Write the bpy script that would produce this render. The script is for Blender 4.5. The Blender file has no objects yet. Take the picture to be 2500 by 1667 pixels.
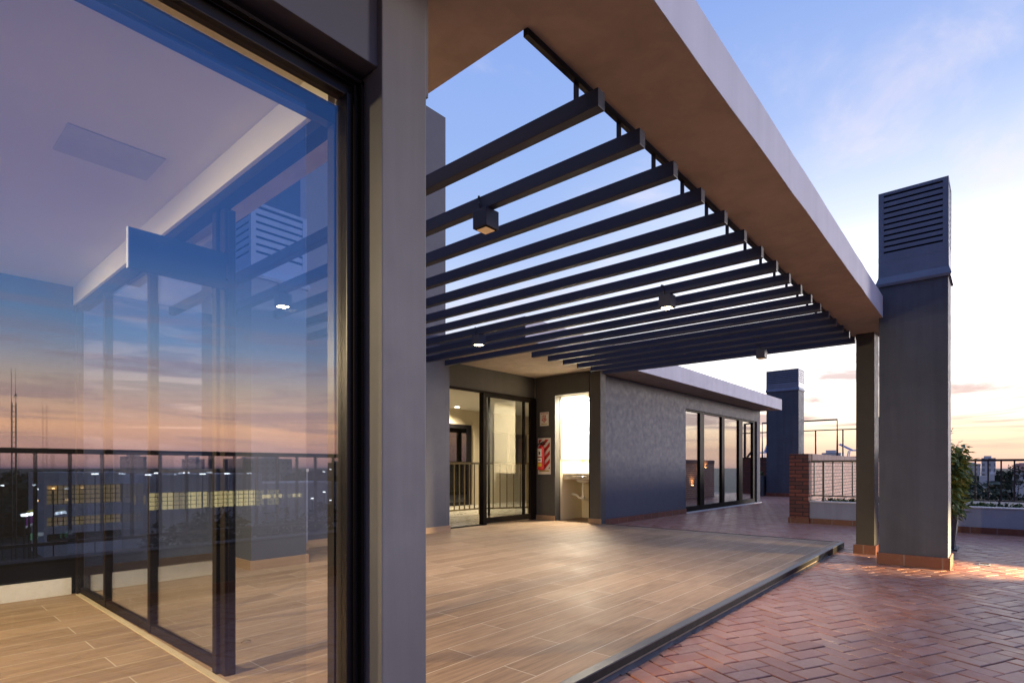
import bpy, bmesh, math, random
from mathutils import Vector, Matrix, noise as mnoise
random.seed(11)
R = math.radians
sc = bpy.context.scene
COL = sc.collection

# ------------------------------------------------------------------ materials
def nn(nt, typ, loc=None, **kw):
    n = nt.nodes.new(typ)
    for k, v in kw.items():
        setattr(n, k, v)
    return n

def newmat(name):
    m = bpy.data.materials.new(name)
    m.use_nodes = True
    nt = m.node_tree
    return m, nt, nt.nodes['Principled BSDF']

def math_(nt, op, a, b=None, c=None, clamp=False):
    n = nt.nodes.new('ShaderNodeMath'); n.operation = op; n.use_clamp = clamp
    for i, v in enumerate((a, b, c)):
        if v is None: continue
        if isinstance(v, (int, float)): n.inputs[i].default_value = v
        else: nt.links.new(v, n.inputs[i])
    return n.outputs[0]

def mixc(nt, fac, a, b, blend='MIX'):
    n = nt.nodes.new('ShaderNodeMix'); n.data_type = 'RGBA'; n.blend_type = blend
    for sock, v in ((n.inputs[0], fac), (n.inputs[6], a), (n.inputs[7], b)):
        if isinstance(v, (int, float)): sock.default_value = v
        elif isinstance(v, (tuple, list)): sock.default_value = tuple(v) + ((1,) if len(v) == 3 else ())
        else: nt.links.new(v, sock)
    return n.outputs[2]

def noise(nt, vec, scale, detail=4, rough=.55, dist=0):
    n = nt.nodes.new('ShaderNodeTexNoise')
    n.inputs['Scale'].default_value = scale; n.inputs['Detail'].default_value = detail
    n.inputs['Roughness'].default_value = rough; n.inputs['Distortion'].default_value = dist
    if vec is not None: nt.links.new(vec, n.inputs['Vector'])
    return n.outputs['Fac']

def mapr(nt, v, a, b, c=0, d=1, smooth=False):
    n = nt.nodes.new('ShaderNodeMapRange')
    if smooth: n.interpolation_type = 'SMOOTHSTEP'
    nt.links.new(v, n.inputs[0])
    for i, q in enumerate((a, b, c, d)): n.inputs[i + 1].default_value = q
    return n.outputs[0]

def objco(nt, scale=None):
    tc = nt.nodes.new('ShaderNodeTexCoord')
    o = tc.outputs['Object']
    if scale:
        mp = nt.nodes.new('ShaderNodeMapping'); mp.inputs['Scale'].default_value = scale
        nt.links.new(o, mp.inputs['Vector']); o = mp.outputs[0]
    return o

def bump(nt, bsdf, h, strength=.2, dist=.01):
    b = nt.nodes.new('ShaderNodeBump'); b.inputs['Strength'].default_value = strength
    b.inputs['Distance'].default_value = dist
    nt.links.new(h, b.inputs['Height']); nt.links.new(b.outputs[0], bsdf.inputs['Normal'])

def plain(name, col, rough=.5, metal=0, var=.12, scale=3.0, bmp=0, bscale=60, spec=.5, stretch=None, rv=.07, streak=0):
    """paint / metal / stone with large-scale mottling and a fine surface grain"""
    m, nt, b = newmat(name)
    co = objco(nt, stretch)
    f = noise(nt, co, scale, 5, .6)
    f2 = noise(nt, co, scale * 9, 3, .6)
    f = math_(nt, 'ADD', math_(nt, 'MULTIPLY', f, .7), math_(nt, 'MULTIPLY', f2, .3))
    f = mapr(nt, f, .3, .7)
    c = mixc(nt, f, tuple(x * (1 - var) for x in col), tuple(min(1, x * (1 + var)) for x in col))
    if streak:
        st = noise(nt, objco(nt, (5.5, 5.5, .35)), 1.0, 5, .62, .4)
        tr = noise(nt, objco(nt, (1, 1, 1.6)), 1.1, 4, .55, .8)
        k = math_(nt, 'MULTIPLY', math_(nt, 'ADD', math_(nt, 'MULTIPLY', st, .6), math_(nt, 'MULTIPLY', tr, .4)), 1.0)
        c = mixc(nt, mapr(nt, k, .46, .66, 0, streak), c, tuple(x*.55 for x in col))
        c = mixc(nt, mapr(nt, k, .46, .34, 0, streak*.8), c, tuple(min(1, x*1.35) for x in col))
    nt.links.new(c, b.inputs['Base Color'])
    r = mapr(nt, f2, .3, .7, max(.02, rough - rv), min(1, rough + rv))
    nt.links.new(r, b.inputs['Roughness'])
    b.inputs['Metallic'].default_value = metal
    b.inputs['Specular IOR Level'].default_value = spec
    if bmp:
        h = math_(nt, 'ADD', noise(nt, co, bscale, 4, .65), math_(nt, 'MULTIPLY', noise(nt, co, scale * 1.5, 2), 2.0))
        bump(nt, b, h, bmp, .004)
    return m

def emis(name, col, strength):
    m, nt, b = newmat(name)
    b.inputs['Base Color'].default_value = (*col, 1)
    b.inputs['Emission Color'].default_value = (*col, 1)
    b.inputs['Emission Strength'].default_value = strength
    m.cycles.emission_sampling = 'NONE'     # the lamps themselves light the scene
    return m

def glass(name, f0, tint=(.95, .97, .98), rough=0.0):
    m, nt, b = newmat(name)
    nt.nodes.remove(b)
    out = nt.nodes['Material Output']
    lw = nn(nt, 'ShaderNodeLayerWeight'); lw.inputs[0].default_value = .5
    p = math_(nt, 'POWER', lw.outputs['Facing'], 4.0)
    fac = math_(nt, 'ADD', math_(nt, 'MULTIPLY', p, .92 - f0), f0)
    tr = nn(nt, 'ShaderNodeBsdfTransparent'); tr.inputs[0].default_value = (*tint, 1)
    gl = nn(nt, 'ShaderNodeBsdfGlossy'); gl.inputs['Roughness'].default_value = rough
    gl.inputs[0].default_value = (.93, .96, 1, 1)
    mx = nn(nt, 'ShaderNodeMixShader')
    nt.links.new(fac, mx.inputs[0]); nt.links.new(tr.outputs[0], mx.inputs[1]); nt.links.new(gl.outputs[0], mx.inputs[2])
    nt.links.new(mx.outputs[0], out.inputs['Surface'])
    return m

def uv_sum(nt):
    """(x+y, z) : runs along any axis-aligned wall"""
    s = nn(nt, 'ShaderNodeSeparateXYZ'); nt.links.new(objco(nt), s.inputs[0])
    c = nn(nt, 'ShaderNodeCombineXYZ')
    nt.links.new(math_(nt, 'ADD', s.outputs[0], s.outputs[1]), c.inputs[0])
    nt.links.new(s.outputs[2], c.inputs[1])
    return c.outputs[0]

def brickm(name, c1, c2, mortar, w, h, ms, rough=.8, vec='sum', offset=.5, bs=.6, patch=None, scale_noise=7):
    m, nt, b = newmat(name)
    if vec == 'sum': v = uv_sum(nt)
    else: v = objco(nt)
    t = nn(nt, 'ShaderNodeTexBrick', offset=offset)
    t.inputs['Scale'].default_value = 1
    t.inputs['Brick Width'].default_value = w; t.inputs['Row Height'].default_value = h
    t.inputs['Mortar Size'].default_value = ms; t.inputs['Mortar Smooth'].default_value = .15
    t.inputs['Color1'].default_value = (*c1, 1); t.inputs['Color2'].default_value = (*c2, 1)
    t.inputs['Mortar'].default_value = (*mortar, 1)
    nt.links.new(v, t.inputs['Vector'])
    f = noise(nt, objco(nt), scale_noise, 5, .65)
    c = mixc(nt, mapr(nt, f, .35, .75), t.outputs['Color'], (.82, .76, .72), 'MULTIPLY')
    if patch: c = mixc(nt, mapr(nt, noise(nt, objco(nt), 14, 4), .52, .7, 0, .55), c, patch)
    nt.links.new(c, b.inputs['Base Color'])
    b.inputs['Roughness'].default_value = rough
    hgt = math_(nt, 'SUBTRACT', math_(nt, 'MULTIPLY', f, .25), t.outputs['Fac'])
    bump(nt, b, hgt, bs, .008)
    return m

def wood_tiles(name, dark, light, rough=.32):
    m, nt, b = newmat(name)
    t = nn(nt, 'ShaderNodeTexBrick', offset=.37, offset_frequency=2)
    t.inputs['Scale'].default_value = 1
    t.inputs['Brick Width'].default_value = 1.2; t.inputs['Row Height'].default_value = .195
    t.inputs['Mortar Size'].default_value = .0026; t.inputs['Mortar Smooth'].default_value = .1
    t.inputs['Color1'].default_value = (0, 0, 0, 1); t.inputs['Color2'].default_value = (1, 1, 1, 1)
    nt.links.new(objco(nt), t.inputs['Vector'])
    # each plank shifts its own grain
    sep = nn(nt, 'ShaderNodeSeparateColor'); nt.links.new(t.outputs['Color'], sep.inputs[0])
    tone = sep.outputs[0]
    g = noise(nt, objco(nt, (1.1, 17, 1)), 2.2, 7, .62, .6)
    g2 = noise(nt, objco(nt, (4, 90, 1)), 2.0, 4, .6)
    gr = math_(nt, 'ADD', math_(nt, 'MULTIPLY', g, .7), math_(nt, 'MULTIPLY', g2, .3))
    gr = math_(nt, 'ADD', gr, math_(nt, 'MULTIPLY', math_(nt, 'SUBTRACT', tone, .5), .16))
    c = mixc(nt, mapr(nt, gr, .36, .66), dark, light)
    c = mixc(nt, t.outputs['Fac'], c, (.54, .46, .36))
    nt.links.new(c, b.inputs['Base Color'])
    wear = noise(nt, objco(nt), 1.7, 6, .7, .8)
    nt.links.new(math_(nt, 'ADD', mapr(nt, g, .3, .7, rough - .07, rough + .06), mapr(nt, wear, .3, .7, -.08, .10)), b.inputs['Roughness'])
    c = mixc(nt, mapr(nt, wear, .52, .72, 0, .28), c, tuple(x*.8 for x in dark))
    nt.links.new(c, b.inputs['Base Color'])
    b.inputs['Specular IOR Level'].default_value = .22
    h = math_(nt, 'SUBTRACT', math_(nt, 'MULTIPLY', gr, .3), t.outputs['Fac'])
    bump(nt, b, h, .18, .004)
    return m

M = {}
M['grey'] = plain('grey_wall_paint', (.088, .093, .120), .75, var=.03, scale=1.2)
M['greydark'] = plain('dark_grey_wall_paint', (.074, .072, .070), .75, var=.10, scale=1.6, bmp=.06, bscale=90, streak=.3)
M['column'] = plain('dark_column_paint', (.068, .064, .062), .75, var=.10, scale=1.6, bmp=.04, bscale=90, streak=.3)
M['chim'] = plain('slate_grey_chimney_paint', (.070, .082, .112), .7, var=.12, scale=1.8, bmp=.04, bscale=90, streak=.65)
M['lilac'] = plain('pale_fascia_paint', (.52, .525, .60), .75, var=.04, scale=1.3, bmp=.04, bscale=50, streak=.25)
M['soffit'] = plain('tan_soffit_plaster', (.46, .385, .32), .85, var=.15, scale=1.4, bmp=.3, bscale=30, streak=.4)
M['white'] = plain('white_ceiling_paint', (.72, .70, .66), .7, var=.04, scale=1.5, bmp=.1)
M['cream'] = plain('cream_wall_paint', (.74, .66, .50), .7, var=.05, scale=1.5, bmp=.15)
M['parapet'] = plain('pale_grey_parapet_paint', (.33, .35, .41), .75, var=.10, scale=2, bmp=.12, bscale=80, streak=.3)
M['coping'] = plain('white_coping', (.70, .68, .66), .6, var=.08, scale=4, bmp=.1)
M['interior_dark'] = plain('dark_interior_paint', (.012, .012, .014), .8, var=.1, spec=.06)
M['black'] = plain('black_aluminium', (.011, .010, .012), .34, .0, var=.08, scale=1, spec=.35, rv=.02)
M['bronze'] = plain('dark_bronze_aluminium', (.014, .011, .010), .55, 0, var=.08, scale=1, spec=.05, rv=.02)
M['slat'] = plain('charcoal_slat_paint', (.033, .038, .066), .5, 0, var=.18, scale=2.5, bmp=.05, spec=.3, stretch=(1, .3, 1))
M['rail'] = plain('dark_rail_paint', (.028, .027, .034), .4, 0, var=.2, scale=8, spec=.5)
M['railtan'] = plain('bronze_rail_paint', (.24, .19, .10), .45, 0, var=.12, scale=8)
M['louver'] = plain('blue_grey_sheet_metal', (.145, .18, .26), .45, .15, var=.14, scale=5, spec=.5)
M['core'] = plain('dark_void', (.012, .012, .014), .9)
M['trim'] = plain('step_trim_metal', (.085, .09, .105), .42, .2, var=.06, scale=1, rv=.02)
M['step_dark'] = plain('dark_step_riser', (.012, .011, .013), .6, var=.1, spec=.2)
M['riser_tile'] = plain('riser_tile', (.24, .18, .14), .5, var=.15, scale=4)
M['sealant'] = plain('cracked_sealant', (.085, .078, .09), .6, var=.4, scale=14, bmp=.4, bscale=25)
M['terracotta'] = brickm('terracotta_skirting', (.20, .066, .040), (.155, .052, .034), (.24, .17, .14), .31, 8, .007, .45, bs=.25, patch=(.24, .11, .08))
M['brick'] = brickm('pale_brickwork', (.95, .64, .44), (.82, .52, .35), (.20, .14, .11), .25, .068, .008, .85, bs=.3, patch=(.95, .74, .56), scale_noise=18)
M['brickred'] = brickm('red_brickwork', (.26, .085, .055), (.13, .055, .045), (.05, .035, .03), .25, .068, .009, .8, bs=.9, scale_noise=18)
M['brickcap'] = brickm('soldier_brick_course', (.50, .36, .30), (.38, .25, .20), (.20, .15, .13), .068, 9, .008, .85, offset=0, bs=.8, scale_noise=15)
M['woodfloor'] = wood_tiles('wood_look_tiles', (.215, .143, .090), (.385, .268, .175), .57)
M['woodbase'] = plain('wood_look_skirting', (.33, .22, .14), .45, var=.2, scale=3, stretch=(1, 1, 12))
M['landing'] = plain('pale_stone_floor', (.52, .48, .40), .3, var=.05, scale=1)
M['glass_near'] = glass('window_glass', .10, (.93, .95, .97))
M['glass_near2'] = glass('inner_window_glass', .05, (.95, .97, .98))
M['glass'] = glass('door_glass', .07, (.93, .95, .95))
M['chrome'] = plain('polished_chrome', (.75, .75, .75), .12, 1, var=.05)
M['marble'] = plain('grey_marble', (.50, .46, .40), .2, var=.4, scale=11)
M['ceramic'] = plain('white_plastic', (.78, .77, .74), .3, var=.04)
M['red'] = plain('red_enamel', (.55, .02, .02), .28, var=.08)
M['signwhite'] = plain('white_sign_face', (.75, .73, .68), .45, var=.03)
M['signred'] = plain('red_sign_print', (.50, .025, .02), .45, var=.05)
M['signyellow'] = plain('yellow_sign_print', (.62, .48, .04), .5, var=.05)
M['ink'] = plain('dark_print', (.03, .028, .026), .5)
M['panel'] = plain('dark_panel_face', (.012, .02, .035), .85, spec=.05)
M['leaf'] = None
M['bark'] = plain('bark', (.10, .075, .05), .9, var=.3, scale=8, bmp=.6)
M['slate'] = plain('slate_planter', (.075, .082, .095), .5, var=.35, scale=9, bmp=.2)
M['soil'] = plain('soil', (.05, .035, .025), .95, var=.4, scale=20)
M['bluechair'] = plain('blue_sling_fabric', (.10, .17, .42), .6)
M['concrete'] = plain('pale_concrete', (.78, .80, .82), .8, var=.10, scale=.15)
M['concrete2'] = plain('grey_concrete', (.50, .52, .56), .8, var=.12, scale=.1)
M['farwhite'] = plain('far_white_render', (.66, .64, .62), .8, var=.1, scale=.1)
M['farred'] = plain('far_roof_tiles', (.30, .13, .10), .8, var=.2, scale=.3)
M['winlit'] = emis('lit_office_window', (1.0, .80, .36), 1.7)
M['windim'] = emis('dim_office_window', (.9, .66, .34), .38)
M['windark'] = plain('dark_window', (.06, .06, .055), .2, var=.3)
M['lens'] = emis('lamp_lens', (1.0, .78, .48), 40)
M['lensdim'] = emis('dim_lamp_lens', (1.0, .66, .34), .16)
M['street'] = emis('street_lamp_glow', (.9, .95, 1.0), 7)
M['streetwarm'] = emis('warm_street_glow', (1.0, .6, .25), 10)
M['bill_purple'] = emis('purple_billboard_print', (.33, .06, .42), .6)
M['bill_yellow'] = emis('yellow_billboard_print', (.75, .72, .12), .6)
M['bill_white'] = emis('white_billboard_print', (.8, .85, .9), .6)
M['bill_green'] = emis('green_billboard_print', (.22, .62, .34), .6)

def leafmat(name, c1, c2, rough=.8):
    m, nt, b = newmat(name)
    oi = nn(nt, 'ShaderNodeNewGeometry')
    f = noise(nt, oi.outputs['Position'], 5, 3)
    rnd = oi.outputs['Random Per Island']
    f = math_(nt, 'ADD', math_(nt, 'MULTIPLY', f, .5), math_(nt, 'MULTIPLY', rnd, .5))
    nt.links.new(mixc(nt, mapr(nt, f, .25, .75), c1, c2), b.inputs['Base Color'])
    b.inputs['Roughness'].default_value = rough
    return m
M['leaf'] = leafmat('bamboo_leaves', (.09, .15, .035), (.38, .44, .11), .45)
M['hedge'] = leafmat('hedge_leaves', (.03, .055, .018), (.10, .16, .04))
M['tree'] = leafmat('tree_leaves', (.010, .020, .009), (.030, .050, .020))
M['woods'] = leafmat('distant_canopy', (.012, .022, .013), (.034, .050, .028))
M['agave'] = leafmat('agave_leaves', (.09, .11, .04), (.30, .28, .13))
M['dryleaf'] = leafmat('dry_leaves', (.16, .12, .06), (.25, .20, .10))
M['greenleaf'] = leafmat('green_fallen_leaf', (.02, .07, .03), (.03, .10, .04))

M['facade_white'] = brickm('white_facade_grid', (.22, .23, .26), (.30, .31, .33), (.66, .64, .62), 2.6, 3.0, .75, .6, offset=0, bs=.05, scale_noise=.1)
M['facade_grey'] = brickm('grey_facade_grid', (.14, .15, .18), (.18, .19, .22), (.30, .31, .34), 3.0, 3.2, .9, .6, offset=0, bs=.05, scale_noise=.1)
# terracotta pavers: colour varies per paver (attribute), whitish bloom on some
def paver_mat():
    m, nt, b = newmat('terracotta_pavers')
    at = nn(nt, 'ShaderNodeAttribute'); at.attribute_name = 'paver'
    sp = nn(nt, 'ShaderNodeSeparateColor'); nt.links.new(at.outputs['Color'], sp.inputs[0])
    co = objco(nt)
    c = mixc(nt, sp.outputs[0], (.275, .110, .070), (.375, .170, .112))
    c = mixc(nt, mapr(nt, sp.outputs[1], .75, 1, 0, .8), c, (.32, .13, .095))
    n1 = noise(nt, co, 9, 5, .62); n2 = noise(nt, co, 34, 4, .6)
    c = mixc(nt, mapr(nt, n2, .3, .7, 0, .35), c, (.34, .15, .11))
    bloom = math_(nt, 'MULTIPLY', mapr(nt, math_(nt, 'ADD', n1, math_(nt, 'MULTIPLY', sp.outputs[2], .16)), .50, .74, 0, .55), mapr(nt, n2, .3, .6, .5, 1))
    c = mixc(nt, bloom, c, (.46, .31, .265))
    # broad damp stains
    st = noise(nt, co, .9, 4, .6)
    c = mixc(nt, mapr(nt, st, .5, .7, 0, .30), c, (.28, .135, .11))
    nt.links.new(c, b.inputs['Base Color'])
    nt.links.new(mapr(nt, math_(nt, 'ADD', n1, math_(nt, 'MULTIPLY', sp.outputs[1], .15)), .3, .8, .26, .56), b.inputs['Roughness'])
    b.inputs['Specular IOR Level'].default_value = .42
    bump(nt, b, math_(nt, 'ADD', n2, math_(nt, 'MULTIPLY', n1, 1.5)), .22, .005)
    return m
M['paver'] = paver_mat()
M['grout'] = plain('dark_grout', (.13, .115, .12), .7, var=.3, scale=12, bmp=.4)
M['ground'] = plain('far_ground', (.05, .06, .045), .95, var=.3, scale=.02)

# ------------------------------------------------------------------ geometry helpers
class MB:
    def __init__(s): s.v = []; s.f = []; s.at = None
    def add(s, vs, fs):
        b = len(s.v); s.v += [tuple(v) for v in vs]; s.f += [tuple(b + i for i in f) for f in fs]
    def box(s, x0, x1, y0, y1, z0, z1, M4=None):
        vs = [Vector(p) for p in ((x0,y0,z0),(x1,y0,z0),(x1,y1,z0),(x0,y1,z0),(x0,y0,z1),(x1,y0,z1),(x1,y1,z1),(x0,y1,z1))]
        if M4: vs = [M4 @ v for v in vs]
        s.add(vs, [(0,3,2,1),(4,5,6,7),(0,1,5,4),(1,2,6,5),(2,3,7,6),(3,0,4,7)])
        return s
    def prism(s, pts, z0, z1):
        n = len(pts)
        s.add([(x, y, z0) for x, y in pts] + [(x, y, z1) for x, y in pts],
              [tuple(range(n))[::-1], tuple(range(n, 2*n))] + [(i, (i+1) % n, n + (i+1) % n, n + i) for i in range(n)])
        return s
    def tube(s, pts, r, n=8, cap=True, r1=None):
        pts = [Vector(p) for p in pts]; rings = []
        m = len(pts)
        for i, p in enumerate(pts):
            d = (pts[min(i+1, m-1)] - pts[max(i-1, 0)]).normalized()
            a = d.cross(Vector((0, 0, 1)) if abs(d.z) < .95 else Vector((1, 0, 0))).normalized(); b = d.cross(a)
            rr = r if r1 is None else r + (r1 - r) * i / max(1, m - 1)
            rings.append([p + (a * math.cos(t) + b * math.sin(t)) * rr for t in [2*math.pi*k/n for k in range(n)]])
        vs = [v for q in rings for v in q]; fs = []
        for i in range(m - 1):
            for k in range(n):
                fs.append((i*n+k, i*n+(k+1) % n, (i+1)*n+(k+1) % n, (i+1)*n+k))
        if cap: fs += [tuple(range(n))[::-1], tuple(range((m-1)*n, m*n))]
        s.add(vs, fs); return s
    def lathe(s, cx, cy, prof, n=20):
        m = len(prof); vs = []; fs = []
        for r, z in prof:
            vs += [(cx + r*math.cos(2*math.pi*k/n), cy + r*math.sin(2*math.pi*k/n), z) for k in range(n)]
        for i in range(m-1):
            for k in range(n): fs.append((i*n+k, i*n+(k+1) % n, (i+1)*n+(k+1) % n, (i+1)*n+k))
        fs += [tuple(range(n))[::-1], tuple(range((m-1)*n, m*n))]
        s.add(vs, fs); return s
    def quad(s, a, b, c, d): s.add([a, b, c, d], [(0, 1, 2, 3)]); return s
    def build(s, name, mat, parent=None, smooth=False, bevel=0, origin=None):
        me = bpy.data.meshes.new(name)
        o0 = Vector(origin) if origin else (worldloc(parent) if parent else Vector((0, 0, 0)))
        me.from_pydata([Vector(v) - o0 for v in s.v], [], s.f)
        bm = bmesh.new(); bm.from_mesh(me)
        bmesh.ops.recalc_face_normals(bm, faces=bm.faces)
        if bevel:
            eds = [e for e in bm.edges if len(e.link_faces) == 2 and e.calc_face_angle(0) > .6]
            bmesh.ops.bevel(bm, geom=eds, offset=bevel, segments=2, profile=.6, affect='EDGES', clamp_overlap=True)
        bm.to_mesh(me); bm.free()
        if smooth:
            for p in me.polygons: p.use_smooth = True
        me.materials.append(M[mat] if isinstance(mat, str) else mat)
        o = bpy.data.objects.new(name, me); COL.objects.link(o)
        if parent:
            o.parent = parent
            o.location = o0 - worldloc(parent)
        else:
            o.location = o0
        return o

def worldloc(o):
    l = Vector((0, 0, 0))
    while o: l += Vector(o.location); o = o.parent
    return l

def tag(o, label=None, cat=None, group=None, kind=None):
    if label: o['label'] = label
    if cat: o['category'] = cat
    if group: o['group'] = group
    if kind: o['kind'] = kind
    return o

def thing(name, label, cat, loc=(0, 0, 0), group=None):
    o = bpy.data.objects.new(name, None); COL.objects.link(o); o.location = loc
    o.empty_display_size = .1
    return tag(o, label, cat, group)

def copy_tree(o, parent=None, off=None, label=None):
    c = o.copy(); COL.objects.link(c)
    if parent: c.parent = parent
    if off: c.location = Vector(o.location) + Vector(off)
    if label: c['label'] = label
    for ch in list(o.children): copy_tree(ch, c)
    return c

def box(name, mat, b, parent=None, bevel=0):
    return MB().box(*b).build(name, mat, parent, bevel=bevel)

def skirting(mb, x0, x1, y0, y1, z0, z1): mb.box(x0, x1, y0, y1, z0, z1)

def text_mesh(txt, size, origin, right, up, depth=.0015):
    cu = bpy.data.curves.new('lettering', 'FONT'); cu.body = txt; cu.size = size; cu.align_x = 'CENTER'; cu.align_y = 'CENTER'
    cu.extrude = depth; cu.resolution_u = 2
    o = bpy.data.objects.new('lettering', cu); COL.objects.link(o)
    dg = bpy.context.evaluated_depsgraph_get()
    me = bpy.data.meshes.new_from_object(o.evaluated_get(dg))
    bpy.data.objects.remove(o); bpy.data.curves.remove(cu)
    r = Vector(right).normalized(); u = Vector(up).normalized(); n = r.cross(u)
    mt = Matrix((r, u, n)).transposed().to_4x4(); mt.translation = Vector(origin)
    me.transform(mt)
    return me

ZP = .068      # height of the tiled patio above the brick terrace

# ------------------------------------------------------------------ setting: floors
def pavers():
    ang = R(-26.2); a = .1055; gap = .0038; ca, sa = math.cos(ang), math.sin(ang)
    vs = []; fs = []; cols = []
    rng = random.Random(5)
    def inside(x, y):
        if x < -3.2 or x > 22.6 or y < -1.75 or y > 7.2: return False
        if 1.2 < x < 7.75 and y > 1.65: return False
        if x < 1.2 and y > 1.6: return False
        if 7.7 < x < 16.5 and y > 5.4: return False
        if x > 11.1 and y < 2.5: return False
        if 7.7 < x < 8 and y > 5.0: return False
        return True
    N = 330
    for i in range(-N, N):
        for j in range(-N, N):
            m = (i - j) % 4
            if m == 0: w, h = 2, 1
            elif m == 3: w, h = 1, 2
            else: continue
            cx, cy = (i + w/2) * a, (j + h/2) * a
            X = ca*cx - sa*cy + 3; Y = sa*cx + ca*cy + .4
            if not inside(X, Y): continue
            hx, hy = w*a/2 - gap, h*a/2 - gap
            ins = .004
            zt = rng.uniform(-.0016, .0016); tx, ty = rng.gauss(0, .007), rng.gauss(0, .007)
            jx, jy = rng.uniform(-.0015, .0015), rng.uniform(-.0015, .0015)
            b = len(vs)
            for (q, zz, tilt) in ((0, -.012, 0), (0, -.003, 1), (ins, 0, 1)):
                for sx, sy in ((-1, -1), (1, -1), (1, 1), (-1, 1)):
                    px, py = cx + jx + sx*(hx-q), cy + jy + sy*(hy-q)
                    vs.append((ca*px - sa*py + 3, sa*px + ca*py + .4, zz + (zt + sx*hx*tx + sy*hy*ty if tilt else 0)))
            fs.append((b+8, b+9, b+10, b+11))
            for l in (0, 4):
                for k in range(4): fs.append((b+l+k, b+l+(k+1) % 4, b+l+4+(k+1) % 4, b+l+4+k))
            c = (rng.random(), rng.random(), rng.random(), 1)
            cols += [c]*12
    me = bpy.data.meshes.new('brick_floor'); me.from_pydata(vs, [], fs)
    at = me.color_attributes.new('paver', 'FLOAT_COLOR', 'POINT')
    at.data.foreach_set('color', [x for c in cols for x in c])
    me.materials.append(M['paver'])
    o = bpy.data.objects.new('brick_floor', me); COL.objects.link(o)
    tag(o, kind='structure')
    bed = MB().box(-3.3, 22.8, -1.8, 7.3, -.25, -.009).build('grout_bed', 'grout', o)
    return o
pavers()

patio = MB().prism([(1.02, 1.40), (7.955, 1.475), (7.935, 6.4), (1.02, 6.4)], -.02, ZP)
patio.box(-4.2, 1.0195, 1.42, 5.3, -.02, ZP)
patio = patio.build('patio_floor', 'woodfloor'); tag(patio, kind='structure')
# metal nosing and two-part riser along the front edge, a dark block at the far end
def along_front(mb, d0, d1, z0, z1, xa, xb):
    y = lambda x: 1.372 + (x - 1.1) * .0118
    mb.add([(xa, y(xa)+d0, z0), (xb, y(xb)+d0, z0), (xb, y(xb)+d1, z0), (xa, y(xa)+d1, z0),
            (xa, y(xa)+d0, z1), (xb, y(xb)+d0, z1), (xb, y(xb)+d1, z1), (xa, y(xa)+d1, z1)],
           [(0,3,2,1),(4,5,6,7),(0,1,5,4),(1,2,6,5),(2,3,7,6),(3,0,4,7)])
mb = MB(); along_front(mb, .0, .05, .066, .073, 1.0, 7.96); mb.build('step_nosing', 'trim', patio)
mb = MB(); along_front(mb, .002, .03, .028, .066, 1.0, 7.958); mb.build('step_edge', 'step_dark', patio)
mb = MB(); along_front(mb, .014, .032, .002, .028, 1.0, 7.1); mb.build('step_riser', 'riser_tile', patio)
mb = MB(); along_front(mb, .003, .032, .002, .028, 7.1, 7.958); mb.build('step_end_block', 'step_dark', patio)
mb = MB(); mb.box(7.94, 7.962, 1.5, 4.9, -.004, .0715); mb.build('side_edge', 'step_dark', patio)
mb = MB()
rng = random.Random(3)
x = 1.0
while x < 7.0:
    L = rng.uniform(.05, .16); w = rng.uniform(.008, .022)
    y = 1.372 + (x - 1.1) * .0118
    mb.add([(x, y+.012, -.001), (x+L, y+.012, -.001), (x+L, y - w*rng.uniform(.4, 1), .002), (x, y - w, .002),
            (x, y+.012, .010), (x+L, y+.012, .008+rng.random()*.006)],
           [(3, 2, 5, 4), (0, 3, 4), (1, 5, 2), (0, 4, 5, 1)])
    x += L
mb.build('joint_sealant', 'sealant', patio)

ground = MB(); S = 9000
ground.quad((-S, -S, -14), (S, -S, -14), (S, S, -14), (-S, S, -14)); g = ground.build('ground', 'ground'); tag(g, kind='structure')

# ------------------------------------------------------------------ near lounge building
LB = thing('lounge_building', 'near grey rooftop lounge with full height sliding window and tan eaves', 'building', (1.08, 1.45, 0))
M['pier'] = plain('light_grey_pier_paint', (.165, .162, .168), .75, var=.10, scale=1.6, bmp=.06, bscale=90, streak=.5)
MB().box(.996, 1.166, 1.38, 1.64, 0, 2.55).build('corner_pier', 'pier', LB, bevel=.004)
MB().box(1.1605, 1.1765, 1.383, 1.66, 2.185, 2.549).build('pier_head', 'pier', LB)
MB().box(-4.2, .996, 1.401, 1.62, 2.195, 2.55).build('lintel', 'grey', LB, bevel=.003)
MB().box(-4.6, -3.3, 1.401, 1.62, 0, 2.195).build('side_wall', 'grey', LB)
MB().box(-4.6, -4.4, 1.62, 5.4, 0, 2.56).build('side_wall', 'grey', LB)
rs = MB()
def wob(x, s): return .006*mnoise.noise(Vector((x*1.1, s, 0))) + .003*mnoise.noise(Vector((x*3.1, s, 4)))
def wavy_beam(mb, xa, xb, y0f, y1f, z0, z1, n=70):
    """plastered beam along x whose arrises run slightly out of true"""
    xs = [xa + (xb-xa)*i/n for i in range(n+1)]; vs = []; fs = []
    for xx in xs:
        a, b, c, d = wob(xx, 1), wob(xx, 9), wob(xx, 17), wob(xx, 25)
        y0, y1 = y0f(xx), y1f(xx)
        vs += [(xx, y0 + a, z0 + b*.6), (xx, y1 + c*.5, z0 + c*.4), (xx, y1, z1), (xx, y0 + a*.8 + d*.4, z1 + d*.7)]
    for i in range(n):
        for k in range(4): fs.append((4*i+k, 4*i+(k+1) % 4, 4*i+4+(k+1) % 4, 4*i+4+k))
    fs += [(0, 1, 2, 3), (4*n+3, 4*n+2, 4*n+1, 4*n)]
    mb.add(vs, fs)
MB().prism([(-4.6, 1.19), (1.523, 1.19), (1.523, 5.6), (-4.6, 5.6)], 2.552, 2.76).build('roof_slab', 'soffit', LB)
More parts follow.
